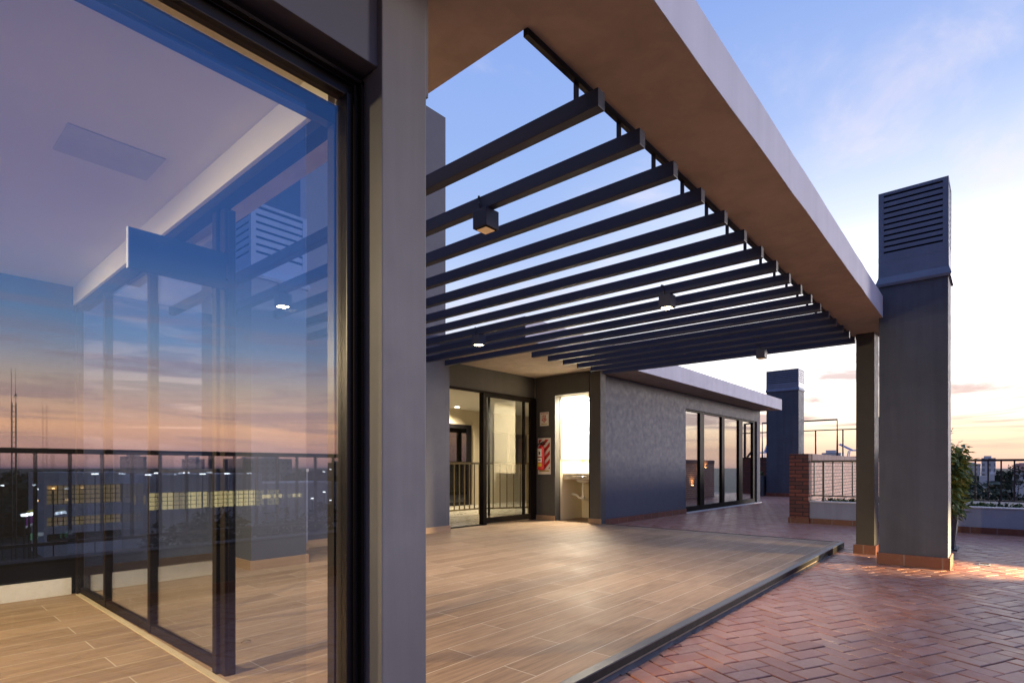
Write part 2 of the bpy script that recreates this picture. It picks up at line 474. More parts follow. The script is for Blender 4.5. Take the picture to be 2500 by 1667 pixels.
# side facing fascia paint skin on the beam is part of the pergola below
# interior shell
MB().box(-4.4, 1.06, 1.62, 5.4, 2.335, 2.548).build('ceiling', 'white', LB)
MB().box(.985, 1.075, 1.66, 5.2, 2.20, 2.334).build('glass_wall_header', 'white', LB)
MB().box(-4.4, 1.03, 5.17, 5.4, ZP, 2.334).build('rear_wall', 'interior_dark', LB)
MB().box(-4.4, .97, 5.150, 5.169, ZP, ZP+.12).build('skirting', 'ceramic', LB)
MB().box(.50, .84, 2.72, 2.99, 2.330, 2.3365).build('ceiling_patch', plain('ceiling_patch_colour', (.50, .485, .47), .7), LB)  # slightly darker flush rectangle on the ceiling
# near sliding window: black outer frame, inner leaf, glass
wf = MB()
wf.box(-3.3, .994, 1.488, 1.532, 2.125, 2.194); wf.box(.938, .994, 1.475, 1.535, ZP, 2.125); wf.box(-3.3, -3.24, 1.475, 1.535, ZP, 2.125)
wf.box(-3.24, .938, 1.475, 1.535, ZP-.01, ZP+.03)
W = wf.build('window', 'black', LB, bevel=.003)
# stepped gasket lines and a dark seal around the frame
gk = MB(); gk.box(.955, .962, 1.462, 1.476, ZP, 2.15); gk.box(.975, .985, 1.455, 1.476, ZP, 2.17); gk.box(-3.3, .985, 1.455, 1.476, 2.158, 2.168)
gk.build('gasket', 'bronze', W)
MB().box(-3.24, .938, 1.500, 1.508, ZP+.03, 2.125).build('pane', 'glass_near', W)
lf = MB()
lf.box(-3.2, .99, 1.575, 1.612, 2.078, 2.138); lf.box(.955, .99, 1.575, 1.612, ZP, 2.078); lf.box(-3.2, .955, 1.575, 1.612, ZP, ZP+.045)
lf.build('leaf_frame', 'black', W)
rot = Matrix.Translation((.85, 1.555, 0)) @ Matrix.Rotation(R(-.93), 4, 'Z') @ Matrix.Translation((-.85, -1.555, 0))
MB().box(-1.6, .85, 1.552, 1.556, ZP+.045, 2.083, rot).build('pane', 'glass_near2', W)
# glass wall towards the patio
gw = MB()
gx = lambda y: 1.062 - (y-2.66)*.012
for y in (4.48, 3.61): gw.box(gx(y)-.024, gx(y)+.022, y-.022, y+.022, ZP, 2.20)
gw.box(.995, 1.035, 5.10, 5.168, ZP, 2.20)
gw.add([(gx(2.6)-.02, 2.66, ZP), (gx(2.6)+.02, 2.66, ZP), (gx(5.1)+.02, 5.1, ZP), (gx(5.1)-.02, 5.1, ZP),
        (gx(2.6)-.02, 2.66, ZP+.045), (gx(2.6)+.02, 2.66, ZP+.045), (gx(5.1)+.02, 5.1, ZP+.045), (gx(5.1)-.02, 5.1, ZP+.045)],
       [(0,3,2,1),(4,5,6,7),(0,1,5,4),(1,2,6,5),(2,3,7,6),(3,0,4,7)])
gw.box(1.0, 1.06, 1.66, 5.1, 2.155, 2.199)
GW = gw.build('glass_wall', 'bronze', LB, bevel=.003)
ps = MB()
ps.box(1.035, 1.083, 2.60, 2.652, ZP, 2.155); ps.box(1.02, 1.06, 2.655, 2.70, ZP, 2.155); ps.box(1.048, 1.054, 2.594, 2.601, ZP, 2.155)
ps.build('sliding_stile', 'bronze', GW, bevel=.004)
for ya, yb in ((2.70, 3.588), (3.632, 4.458), (4.502, 5.10)):
    p = MB(); xa, xb = gx(ya), gx(yb)
    p.add([(xa-.004, ya, ZP+.045), (xa+.004, ya, ZP+.045), (xb+.004, yb, ZP+.045), (xb-.004, yb, ZP+.045),
           (xa-.004, ya, 2.155), (xa+.004, ya, 2.155), (xb+.004, yb, 2.155), (xb-.004, yb, 2.155)],
          [(0,3,2,1),(4,5,6,7),(0,1,5,4),(1,2,6,5),(2,3,7,6),(3,0,4,7)])
    p.build('pane', 'glass', GW)
MB().box(.985, 1.015, 1.7, 5.1, ZP, ZP+.006).build('floor_strip', plain('pale_threshold', (.55, .46, .32), .4), LB)

es = thing('exit_sign', 'dark blade sign with pale edge projecting from the glass wall post indoors', 'sign', (.84, 2.585, 1.78))
MB().box(.665, 1.03, 2.575, 2.592, 1.785, 1.945).build('sign_panel', 'panel', es)
MB().box(.661, .665, 2.574, 2.593, 1.784, 1.946).build('sign_edge', 'parapet', es)
MB().box(1.03, 1.04, 2.57, 2.60, 1.83, 1.90).build('bracket', 'bronze', es)

# ------------------------------------------------------------------ pergola
PG = thing('pergola', 'pergola with wide plastered beam, end column and charcoal slats over the patio', 'pergola', (4.5, 2.5, 0))
mb = MB(); yo = lambda x: .868 + (x-1.6)*.0088; yi = lambda x: 1.252 + (x-1.5)*.0102
wavy_beam(mb, -4.6, 7.875, yo, yi, 2.55, 2.768, 150)
BEAM = mb.build('beam', 'soffit', PG)
# painted outer fascia, 4 mm proud of the tan soffit plaster
mb = MB(); wavy_beam(mb, -4.6, 7.879, lambda x: yo(x)-.004, lambda x: yo(x)+.0, 2.5505, 2.772, 150); mb.build('fascia', 'lilac', BEAM)
MB().box(7.552, 7.855, 1.079, 1.262, 0, 2.552).build('column', 'column', PG, bevel=.004)
MB().box(7.522, 7.872, 1.06, 1.285, 0, .105).build('column_skirting', 'terracotta', PG, bevel=.004)
ang = MB()
ang.add([(1.525, 1.256, 2.528), (7.86, 1.318, 2.528), (7.86, 1.336, 2.528), (1.525, 1.276, 2.528),
         (1.525, 1.256, 2.556), (7.86, 1.318, 2.556), (7.86, 1.336, 2.556), (1.525, 1.276, 2.556)],
        [(0,3,2,1),(4,5,6,7),(0,1,5,4),(1,2,6,5),(2,3,7,6),(3,0,4,7)])
ang.build('angle_iron', 'black', PG)
SLX = [1.84 + .3378*i for i in range(17)]
lng = None; sht = None
for i, xs in enumerate(SLX):
    ye = 1.165 + .055*i/16; yl = 5.73 if i < 11 else 4.48
    sk = -.05 if i < 11 else -.045
    mb = MB()
    mb.add([(xs, ye, 2.393), (xs+.05, ye, 2.393), (xs+.05+sk, yl, 2.393), (xs+sk, yl, 2.393),
            (xs, ye, 2.464), (xs+.05, ye, 2.464), (xs+.05+sk, yl, 2.464), (xs+sk, yl, 2.464)],
           [(0,3,2,1),(4,5,6,7),(0,1,5,4),(1,2,6,5),(2,3,7,6),(3,0,4,7)])
    s = mb.build('slat', 'slat', PG, bevel=.003)
    h = MB(); h.box(xs+.005, xs+.017, ye+.10, ye+.118, 2.464, 2.535); h.build('hanger', 'black', s)

spots = [(2.215, 2.10, False), (4.27, 2.02, True), (4.27, 4.12, True), (6.97, 2.12, False), (2.215, 4.32, True)]
spl = ['square pergola spotlight nearest the tan beam corner with a dim lens, on second slat',
       'lit square pergola spotlight hanging mid roof in front of bright sky',
       'lit square pergola spotlight hanging near the glazed patio door',
       'small square pergola spotlight under the farthest slat beside the white sky',
       'lit square pergola spotlight seen only through the large window glass']
for k, (x, y, lit) in enumerate(spots):
    xs = min(SLX, key=lambda q: abs(q + .02 - x))
    x = xs + .025 - .012*(y-1.2)
    t = thing('cube_spotlight', spl[k], 'spotlight', (x, y, 2.31), 'cube spotlights under the pergola slats')
    b = MB(); r = .05
    b.box(x-r, x+r, y-r, y+r, 2.288, 2.385)
    b = b.build('lamp_body', 'slat', t, bevel=.003)
    fr = MB(); fr.box(x-.042, x+.042, y-.042, y+.042, 2.2845, 2.288); fr.build('lens_frame', 'bronze', t)
    MB().box(x-.034, x+.034, y-.034, y+.034, 2.2815, 2.2844).build('lens', 'lens' if lit else 'lensdim', t)
    cab = MB(); cab.tube([(x-.03, y+.01, 2.386), (x-.036, y+.012, 2.42), (x-.033, y+.02, 2.462), (x-.01, y+.045, 2.474), (x+.02, y+.06, 2.472), (x+.034, y+.055, 2.45), (x+.03, y+.01, 2.386)], .006, 6)
    cab.build('cable', 'black', t)
    if lit:
        ld = bpy.data.lights.new('spot_beam', 'SPOT'); ld.energy = 175; ld.color = (1, .82, .62)
        ld.spot_size = R(98); ld.spot_blend = .75; ld.shadow_soft_size = .035
        lo = bpy.data.objects.new('spot_beam', ld); COL.objects.link(lo); lo.parent = t; lo.location = (0, 0, -.034)

# ------------------------------------------------------------------ patio back: tower, low wall, chimney
TW = thing('stair_tower', 'tall plain grey tower rising above the pergola behind the near pier', 'tower', (4.4, 6.5, 0))
MB().box(3.25, 5.492, 6.07, 9.0, 0, 6.08).build('wall', 'grey', TW, bevel=.004)
MB().box(3.25, 5.575, 6.052, 6.0695, ZP, ZP+.085).build('skirting', 'woodbase', TW)
MB().box(5.492, 5.567, 6.07, 6.33, ZP, 2.6035).build('door_jamb', 'grey', TW)
LW = thing('patio_back_wall', 'low grey wall with pale coping behind the patio chimney', 'wall', (2, 6.2, 0))
MB().box(1.05, 3.249, 5.9, 6.05, 0, .95).build('wall', 'parapet', LW)
MB().box(1.03, 3.249, 5.88, 6.07, .95, .985).build('coping', 'coping', LW)
MB().box(1.05, 3.249, 5.88, 5.8995, ZP, ZP+.085).build('skirting', 'woodbase', LW)

def chimney(label, x0, x1, y0, y1, zt, zc, zl, ztop, base, mat='chim', nsl=11):
    cx, cy = (x0+x1)/2, (y0+y1)/2
    t = thing('chimney', label, 'chimney', (cx, cy, 0), 'louvred chimneys')
    MB().box(x0, x1, y0, y1, 0, zt).build('shaft', mat, t, bevel=.004)
    if base == 'terracotta':
        MB().box(x0-.018, x1+.018, y0-.018, y1+.018, 0, .118).build('skirting', 'terracotta', t, bevel=.005)
    else:
        MB().box(x0-.016, x1+.016, y0-.016, y1+.016, ZP, ZP+.085).build('skirting', base, t)
    # flashing: flared band plus neck
    fl = MB(); a, b2 = .028, .006
    vs = []
    for q, z in ((.020, zt-.02), (.028, zt+.005), (.006, zt+.075), (.004, zc)):
        vs += [(x0-q, y0-q, z), (x1+q, y0-q, z), (x1+q, y1+q, z), (x0-q, y1+q, z)]
    fs = [(3, 2, 1, 0), (12, 13, 14, 15)]
    for l in range(3):
        for k in range(4): fs.append((4*l+k, 4*l+(k+1) % 4, 4*l+4+(k+1) % 4, 4*l+4+k))
    fl.add(vs, fs); F = fl.build('flashing', 'louver', t)
    # louvre box
    q = .004
    lv = MB()
    p = .045
    X0, X1, Y0, Y1 = x0-q, x1+q, y0-q, y1+q
    for (xa, xb) in ((X0, X0+p), (X1-p, X1)):
        for (ya, yb) in ((Y0, Y0+p), (Y1-p, Y1)): lv.box(xa, xb, ya, yb, zc, ztop-.03)
    lv.box(X0, X1, Y0, Y1, ztop-.03, ztop); lv.box(X0-.001, X1+.001, Y0-.001, Y1+.001, zc-.002, zc+.055)
    n = nsl; H = (ztop-.03) - (zc+.055)
    for k in range(n):
        z = zc+.055 + H*(k+.5)/n; d = .045; hh = H/n*.36
        lip = H/n*.38
        lv.box(X0+p, X1-p, Y0+.003, Y0+.007, z-hh-lip*.5, z-hh+lip*1.3); lv.box(X0+p, X1-p, Y1-.007, Y1-.003, z-hh-lip*.5, z-hh+lip*1.3)
        lv.box(X0+.003, X0+.007, Y0+p, Y1-p, z-hh-lip*.5, z-hh+lip*1.3); lv.box(X1-.007, X1-.003, Y0+p, Y1-p, z-hh-lip*.5, z-hh+lip*1.3)
        for (y, s) in ((Y0+.004, 1), (Y1-.004, -1)):
            lv.add([(X0+p, y, z-hh), (X1-p, y, z-hh), (X1-p, y+s*d, z+hh), (X0+p, y+s*d, z+hh), (X0+p, y, z-hh-.006), (X1-p, y, z-hh-.006), (X1-p, y+s*d, z+hh-.006), (X0+p, y+s*d, z+hh-.006)],
                   [(0,1,2,3),(7,6,5,4),(0,4,5,1),(2,6,7,3)])
        for (x, s) in ((X0+.004, 1), (X1-.004, -1)):
            lv.add([(x, Y0+p, z-hh), (x, Y1-p, z-hh), (x+s*d, Y1-p, z+hh), (x+s*d, Y0+p, z+hh), (x, Y0+p, z-hh-.006), (x, Y1-p, z-hh-.006), (x+s*d, Y1-p, z+hh-.006), (x+s*d, Y0+p, z+hh-.006)],
                   [(0,1,2,3),(7,6,5,4),(0,4,5,1),(2,6,7,3)])
    L = lv.build('louvre', 'louver', t)
    MB().box(x0+.05, x1-.05, y0+.05, y1-.05, zc, ztop-.03).build('void', 'core', L)
    return t
chimney('tall slate grey chimney with louvred top standing beside the pergola column', 6.89, 7.30, .376, .945, 2.885, 3.115, 0, 3.835, 'terracotta')
chimney('far slate grey chimney with louvred top at the end of the terrace', 20.5, 21.2, 5.09, 6.12, 3.62, 3.80, 0, 4.33, 'terracotta', nsl=7)
chimney('grey chimney with louvred top seen through the window on the tiled patio', 2.265, 2.80, 5.11, 5.60, 2.75, 2.86, 0, 3.42, 'woodbase', mat='grey', nsl=7)

# ------------------------------------------------------------------ far wing
FW = thing('far_wing', 'far grey rooftop wing with overhanging pale roof slab and sliding glass doors', 'building', (11, 5.2, 0))
MB().box(7.885, 8.8, 5.13, 5.152, 0, 2.6).build('wall', 'grey', FW)
MB().box(8.8, 11.62, 5.13, 5.33, 0, 2.6).build('wall', 'grey', FW)
MB().box(11.62, 16.36, 5.13, 5.33, 2.28, 2.6).build('wall', 'grey', FW)
MB().box(16.36, 16.62, 5.13, 5.33, 0, 2.6).build('wall', 'grey', FW, bevel=.003)
MB().box(16.40, 16.62, 5.33, 11, 0, 2.6).build('wall', 'grey', FW)
# niche wall (faces the patio) as three pieces round the opening
MB().box(7.862, 8.02, 4.93, 5.1295, ZP-.06, 2.6035).build('wall', 'greydark', FW)
MB().box(7.862, 8.02, 5.1525, 5.157, 0, 2.6035).build('wall', 'greydark', FW)
MB().box(7.862, 8.02, 5.857, 6.3, 0, 2.6035).build('wall', 'greydark', FW)
MB().box(7.862, 8.02, 5.155, 5.857, 2.255, 2.6035).build('wall', 'greydark', FW)
MB().box(5.57, 7.862, 6.31, 6.46, 2.237, 2.6035).build('wall', 'greydark', FW)
MB().box(7.845, 7.8615, 5.857, 6.29, ZP, ZP+.085).build('skirting', 'woodbase', FW)
MB().box(7.845, 7.8615, 4.912, 5.155, ZP, ZP+.085).build('skirting', 'woodbase', FW)
MB().box(7.89, 11.62, 5.112, 5.1295, 0, .105).build('wall_skirting', 'terracotta', FW)
# roof slab: tan soffit, pale fascia; left edge greyed, its shade put in colour
RS = MB().prism([(5.405, 4.49), (16.72, 4.60), (16.72, 11), (5.405, 11)], 2.604, 2.885).build('roof_slab', 'soffit', FW)
mb = MB(); mb.prism([(5.39, 4.474), (16.735, 4.584), (16.735, 4.60), (5.405, 4.49)], 2.597, 2.895); mb.build('fascia', 'lilac', RS)
mb = MB(); mb.box(5.39, 5.4048, 4.49, 11, 2.597, 2.895); mb.build('fascia', 'grey', RS)
mb = MB(); mb.box(16.7205, 16.735, 4.6, 11, 2.597, 2.895); mb.build('fascia', 'lilac', RS)
# far sliding doors
fd = MB()
fd.box(11.62, 16.36, 5.17, 5.27, 2.245, 2.28); fd.box(11.62, 16.36, 5.17, 5.27, .02, .13)
for xa, xb in ((11.62, 11.66), (12.50, 12.74), (13.84, 14.02), (15.05, 15.32), (16.16, 16.36)):
    fd.box(xa, xb, 5.175, 5.255, .13, 2.245)
M['glass_far'] = glass('far_door_glass', .34, (.9, .92, .92))
FD = fd.build('sliding_door', 'bronze', FW, bevel=.003)
for xa, xb in ((11.66, 12.50), (12.74, 13.84), (14.02, 15.05), (15.32, 16.16)):
    MB().box(xa, xb, 5.21, 5.218, .13, 2.245).build('pane', 'glass_far', FD)
MB().box(11.60, 16.62, 5.085, 5.17, 0, .022).build('door_sill', 'coping', FW)
# room behind far doors
MB().box(8.05, 16.4, 10.9, 11, 0, 2.6).build('rear_wall', 'cream', FW)
MB().box(9.9, 16.4, 5.33, 10.9, 0, .03).build('room_floor', 'landing', FW)
# patio door
pd = MB()
pd.box(5.567, 7.86, 6.28, 6.36, 2.205, 2.237); pd.box(6.485, 6.565, 6.265, 6.36, ZP, 2.205); pd.box(7.755, 7.86, 6.27, 6.36, ZP, 2.205); pd.box(5.567, 6.485, 6.29, 6.36, ZP-.01, ZP+.012)
PD = pd.build('patio_door', 'bronze', FW, bevel=.003)
lf = MB(); lf.box(6.57, 7.755, 6.30, 6.335, ZP+.02, ZP+.11); lf.box(6.57, 7.755, 6.30, 6.335, 2.15, 2.2045); lf.box(6.575, 6.60, 6.30, 6.335, ZP+.11, 2.15); lf.box(7.53, 7.575, 6.295, 6.335, ZP+.11, 2.15); lf.box(7.715, 7.755, 6.30, 6.335, ZP+.11, 2.15); lf.box(6.69, 6.725, 6.34, 6.37, ZP+.02, 2.2)
lf.build('leaf_frame', 'bronze', PD, bevel=.003)
MB().box(6.60, 7.53, 6.314, 6.320, ZP+.11, 2.15).build('pane', 'glass', PD)
# stair landing behind the patio door
MB().box(5.55, 13.0, 6.46, 11, ZP-.03, ZP-.001).build('landing_floor', 'landing', FW)
MB().box(5.55, 13.0, 6.461, 10.9, 2.42, 2.60).build('landing_ceiling', 'white', FW)
MB().box(8.0, 8.05, 6.31, 6.46, 0, 2.6).build('landing_wall', 'cream', FW)
MB().box(5.50, 5.55, 6.46, 10.9, ZP, 2.42).build('landing_wall', 'cream', FW)
MB().box(9.10, 9.30, 6.46, 6.56, ZP, 2.42).build('landing_wall', 'cream', FW)
bw = MB(); bw.box(5.55, 8.2, 9.98, 10.08, ZP, 2.42); bw.box(9.85, 10.65, 9.98, 10.08, ZP, 2.42); bw.box(8.2, 9.85, 9.98, 10.08, 2.02, 2.42); bw.box(10.65, 12.2, 9.98, 10.08, ZP, 1.12); bw.box(10.65, 12.2, 9.98, 10.08, 1.92, 2.42); bw.box(11.35, 11.45, 9.98, 10.08, 1.12, 1.92); bw.box(12.2, 13, 9.98, 10.08, ZP, 2.42)
bw.build('landing_back_wall', 'cream', FW)
idr = MB(); idr.box(8.2, 9.85, 9.93, 9.97, 1.95, 2.05); idr.box(9.70, 9.85, 9.93, 9.97, ZP, 1.95); idr.box(8.2, 9.70, 9.93, 9.97, ZP, ZP+.09); idr.box(8.85, 8.93, 9.93, 9.97, ZP+.09, 1.95); idr.box(8.2, 8.26, 9.93, 9.97, ZP+.09, 1.95)
ID = idr.build('inner_door', 'black', FW)
MB().box(8.26, 9.70, 9.945, 9.952, ZP+.09, 1.95).build('pane', glass('inner_door_glass', .16, (.5, .52, .54)), ID)

# stair rail on the landing
SR = thing('stair_railing', 'bronze balustrade guarding the stairwell behind the patio door', 'railing', (7.8, 7.6, ZP))
mb = MB(); mb.box(5.9, 7.97, 7.765, 7.80, 1.06, 1.10); mb.build('top_rail', 'railtan', SR)
mb = MB(); mb.box(5.9, 7.97, 7.77, 7.795, .17, .20); mb.build('bottom_rail', 'railtan', SR)
mb = MB(); mb.box(7.94, 7.985, 7.76, 7.805, ZP, 1.06); mb.build('newel_post', 'railtan', SR)
for k in range(14):
    x = 7.80 - k*.135; MB().box(x-.009, x+.009, 7.773, 7.792, .20, 1.06).build('baluster', 'railtan', SR)
d = Vector((8.83-7.96, 7.27-7.78, 0)); L = d.length; d.normalize(); nrm = Vector((-d.y, d.x, 0))
def bar(mb, s0, s1, w, z0, z1):
    o = Vector((7.96, 7.78, 0)); pts = [o + d*s0 - nrm*w, o + d*s1 - nrm*w, o + d*s1 + nrm*w, o + d*s0 + nrm*w]
    mb.prism([(p.x, p.y) for p in pts], z0, z1)
mb = MB(); bar(mb, .03, L, .018, 1.06, 1.10); mb.build('top_rail', 'railtan', SR)
mb = MB(); bar(mb, .03, L, .014, .17, .20); mb.build('bottom_rail', 'railtan', SR)
for k in range(1, 8):
    mb = MB(); s = L*k/7 - .02; bar(mb, s-.01, s+.01, .01, .20, 1.06); mb.build('baluster', 'railtan', SR)
mb = MB(); bar(mb, L, L+.04, .02, ZP, 1.10); mb.build('newel_post', 'railtan', SR)
for k, (x, y, lb) in enumerate(((8.05, 8.9, 'larger round downlight in the landing ceiling seen through the patio door'), (9.0, 9.55, 'smaller round downlight deeper in the landing ceiling'))):
    t = thing('downlight', lb, 'ceiling light', (x, y, 2.418), 'landing downlights')
    MB().lathe(x, y, [(.075, 2.419), (.075, 2.41), (.06, 2.408)]).build('rim', 'ceramic', t)
    MB().lathe(x, y, [(.055, 2.4078), (.055, 2.405)]).build('lens', 'lens', t)
    ld = bpy.data.lights.new('downlight_beam', 'SPOT'); ld.energy = 240; ld.color = (1, .84, .58); ld.spot_size = R(150); ld.spot_blend = .8; ld.shadow_soft_size = .06
    lo = bpy.data.objects.new('downlight_beam', ld); COL.objects.link(lo); lo.parent = t; lo.location = (0, 0, -.03)

# ------------------------------------------------------------------ wash niche
MB().box(8.70, 8.76, 5.155, 6.5, ZP, 2.25).build('niche_back_wall', 'cream', FW)
MB().box(8.02, 8.70, 5.857, 5.91, ZP, 2.25).build('niche_side_wall', 'cream', FW)
MB().box(8.02, 8.70, 5.1525, 5.17, ZP, 2.25).build('niche_side_wall', 'cream', FW)
MB().box(8.02, 8.70, 5.171, 5.856, 2.246, 2.2545).build('niche_ceiling', 'white', FW)
MB().box(7.96, 8.70, 5.172, 5.857, ZP-.02, ZP+.002).build('niche_floor', 'woodfloor', FW)
VT = thing('air_vent', 'small brown slotted vent in the bright niche ceiling', 'vent', (8.15, 5.45, 2.24))
mb = MB(); mb.box(8.10, 8.38, 5.30, 5.40, 2.236, 2.2455); mb.build('vent_plate', 'riser_tile', VT)
mb = MB()
for k in range(4): mb.box(8.12, 8.36, 5.312+k*.022, 5.322+k*.022, 2.233, 2.2359)
mb.build('vent_slots', 'core', VT)
CT = thing('wash_counter', 'marble wash counter with steel towel bar in the bright niche', 'counter', (8.3, 5.6, .8))
MB().box(8.10, 8.699, 5.171, 5.856, .79, .89).build('counter_top', 'marble', CT, bevel=.004)
mb = MB(); mb.lathe(8.38, 5.62, [(.13, .892), (.15, .895), (.16, .902), (.15, .906), (.11, .896), (.03, .8935)], 24); mb.build('basin', 'ceramic', CT, smooth=True)
mb = MB(); mb.lathe(8.38, 5.62, [(.14, .789), (.10, .74), (.03, .72)], 20); mb.tube([(8.38, 5.62, .72), (8.38, 5.62, .50), (8.38, 5.64, .46), (8.38, 5.70, .45), (8.38, 5.75, .50), (8.38, 5.856, .52)], .022, 8); mb.tube([(8.38, 5.62, .5), (8.38, 5.62, .42)], .03, 10)
mb.build('drain_trap', 'ceramic', CT, smooth=True)
mb = MB(); mb.tube([(8.10, 5.34, .84), (8.06, 5.34, .84), (8.06, 5.62, .84), (8.10, 5.62, .84)], .008, 8); mb.build('towel_bar', 'chrome', CT, smooth=True)
mb = MB(); mb.tube([(8.55, 5.62, .90), (8.55, 5.62, 1.05), (8.53, 5.62, 1.09), (8.48, 5.62, 1.10), (8.44, 5.62, 1.08)], .012, 8); mb.build('faucet', 'chrome', CT, smooth=True)
MB().box(8.02, 8.69, 5.845, 5.8565, 1.15, 2.24).build('niche_tiling', 'signwhite', FW)
MB().box(8.685, 8.6995, 5.171, 5.845, 1.15, 2.24).build('niche_tiling', 'signwhite', FW)
ld = bpy.data.lights.new('added_niche_lamp', 'AREA'); ld.shape = 'RECTANGLE'; ld.size = .3; ld.size_y = .25; ld.energy = 150; ld.color = (1, .88, .68)  # added lamp, fixture unseen, to brighten the niche
NL = thing('added_niche_light', 'added unseen flush ceiling lamp lighting the wash niche', 'ceiling light', (8.45, 5.66, 2.24))
MB().box(8.33, 8.57, 5.56, 5.76, 2.228, 2.2455).build('diffuser', emis('added_niche_diffuser', (1, .9, .7), 12), NL)
lo = bpy.data.objects.new('added_niche_lamp', ld); COL.objects.link(lo); lo.parent = NL; lo.location = (0, 0, -.016)

# ------------------------------------------------------------------ extinguisher and signs (wall faces -x, viewer's right is -y)
def clip_rect(poly, w, h):
    def cl(p, f, ins):
        out = []
        for i in range(len(p)):
            a, b = p[i], p[(i+1) % len(p)]
            fa, fb = f(a), f(b)
            if fa >= 0: out.append(a)
            if (fa >= 0) != (fb >= 0):
                t = fa/(fa-fb); out.append((a[0]+(b[0]-a[0])*t, a[1]+(b[1]-a[1])*t))
        return out
    for f in (lambda q: q[0], lambda q: w-q[0], lambda q: q[1], lambda q: h-q[1]):
        poly = cl(poly, f, 0)
        if not poly: return []
    return poly
XW = 7.862
class Board:
    def __init__(s, ytop_left, z0): s.y, s.z = ytop_left, z0
    def poly(s, mb, pts, d0, d1):
        n = len(pts)
        if n < 3: return
        mb.add([(XW-d0, s.y-u, s.z+v) for u, v in pts] + [(XW-d1, s.y-u, s.z+v) for u, v in pts],
               [tuple(range(n)), tuple(range(n, 2*n))[::-1]] + [(i, n+i, n+(i+1) % n, (i+1) % n) for i in range(n)])
    def rect(s, mb, u0, u1, v0, v1, d0, d1): s.poly(mb, [(u0, v0), (u1, v0), (u1, v1), (u0, v1)], d0, d1)
bd = Board(6.235, .878); w, h = .286, .642
EB = thing('extinguisher_board', 'white board with red and white diagonal stripes behind the fire extinguisher', 'sign', (XW, 6.09, .878))
mb = MB(); bd.rect(mb, 0, w, 0, h, .0005, .006); mb.build('board', 'signwhite', EB)
mb = MB(); iw, ih = w-.036, h-.125
inner = Board(6.235-.018, .878+.10)
for k in range(-3, 9):
    v = k*.145; q = [(0, v), (iw, v+iw), (iw, v+iw+.075), (0, v+.075)]
    inner.poly(mb, clip_rect(q, iw, ih), .006, .0075)
mb.build('stripes', 'signred', EB)
mb = MB(); bd.rect(mb, .03, w-.03, .05, .072, .006, .0075); mb.build('strip', 'signyellow', EB)
mb = MB()
for k in range(9): bd.rect(mb, .04+k*.023, .054+k*.023, .056, .066, .0075, .0083)
mb.build('strip_marks', 'ink', EB)
FE = thing('fire_extinguisher', 'red fire extinguisher with white labels on the striped board', 'fire extinguisher', (7.79, 6.107, .95))
mb = MB(); mb.lathe(7.785, 6.107, [(.052, .955), (.062, .962), (.064, .98), (.064, 1.31), (.058, 1.345), (.035, 1.372), (.018, 1.382), (.016, 1.40)], 24); mb.build('cylinder', 'red', FE, smooth=True)
mb = MB(); mb.lathe(7.785, 6.107, [(.02, 1.40), (.022, 1.43), (.012, 1.435)], 12); mb.tube([(7.785, 6.107, 1.43), (7.78, 6.052, 1.455), (7.775, 6.002, 1.445)], .008, 6); mb.tube([(7.785, 6.107, 1.415), (7.78, 6.052, 1.42), (7.775, 6.007, 1.40)], .007, 6); mb.build('valve', 'black', FE)
mb = MB(); mb.tube([(7.785, 6.127, 1.42), (7.77, 6.167, 1.41), (7.755, 6.187, 1.36), (7.75, 6.187, 1.25), (7.75, 6.184, 1.05)], .010, 8, r1=.014); mb.build('hose', 'black', FE, smooth=True)
def lab(z0, z1, mat, a0=150, a1=225, r=.0652):
    mb = MB(); n = 8; vs = []
    for i in range(n+1):
        a = R(a0 + (a1-a0)*i/n)
        for z in (z0, z1): vs.append((7.785 + r*math.cos(a), 6.107 + r*math.sin(a), z))
    mb.add(vs, [(2*i, 2*i+2, 2*i+3, 2*i+1) for i in range(n)]); mb.build('label_sticker', mat, FE, smooth=True)
lab(1.19, 1.33, 'signwhite'); lab(1.09, 1.17, 'signwhite'); lab(1.015, 1.075, 'signyellow'); 
lab(1.225, 1.275, 'ink', 175, 205, .0660); lab(1.12, 1.14, 'ink', 165, 212, .0660); lab(1.176, 1.184, 'black', 140, 235, .0658)
sg = Board(6.19, 1.737); w, h = .196, .242
SG = thing('extinguisher_sign', 'small white sign with red down arrow above the striped board', 'sign', (XW, 6.09, 1.737))
mb = MB(); sg.rect(mb, 0, w, 0, h, .0005, .005); mb.build('plate', 'signwhite', SG)
mb = MB()
sg.poly(mb, [(.075, .10), (.075, .185), (.063, .185), (.063, .115), (.035, .115), (.098, .055), (.161, .115), (.133, .115), (.133, .185), (.121, .185), (.121, .10), (.130, .10), (.098, .072), (.066, .10)], .005, .006)
sg.rect(mb, .063, .133, .173, .186, .0052, .0062)
mb.build('arrow', 'signred', SG)
mb = MB(); sg.rect(mb, .088, .108, .088, .150, .005, .0062); sg.rect(mb, .094, .102, .150, .160, .005, .0062); mb.build('pictogram', 'signred', SG)
me = text_mesh('EXTINTOR', .034, (XW-.006, 6.19-.098, 1.737+.216), (0, -1, 0), (0, 0, 1))
me.materials.append(M['signred'])
for v in me.vertices: v.co -= Vector((XW, 6.09, 1.737))
to = bpy.data.objects.new('lettering', me); COL.objects.link(to); to.parent = SG
mb = MB(); sg.rect(mb, .03, .166, .026, .040, .005, .0062); mb.build('strip', 'signyellow', SG)
mb = MB()
for k in range(8): sg.rect(mb, .036+k*.016, .046+k*.016, .030, .036, .0062, .0068)
mb.build('strip_marks', 'ink', SG)

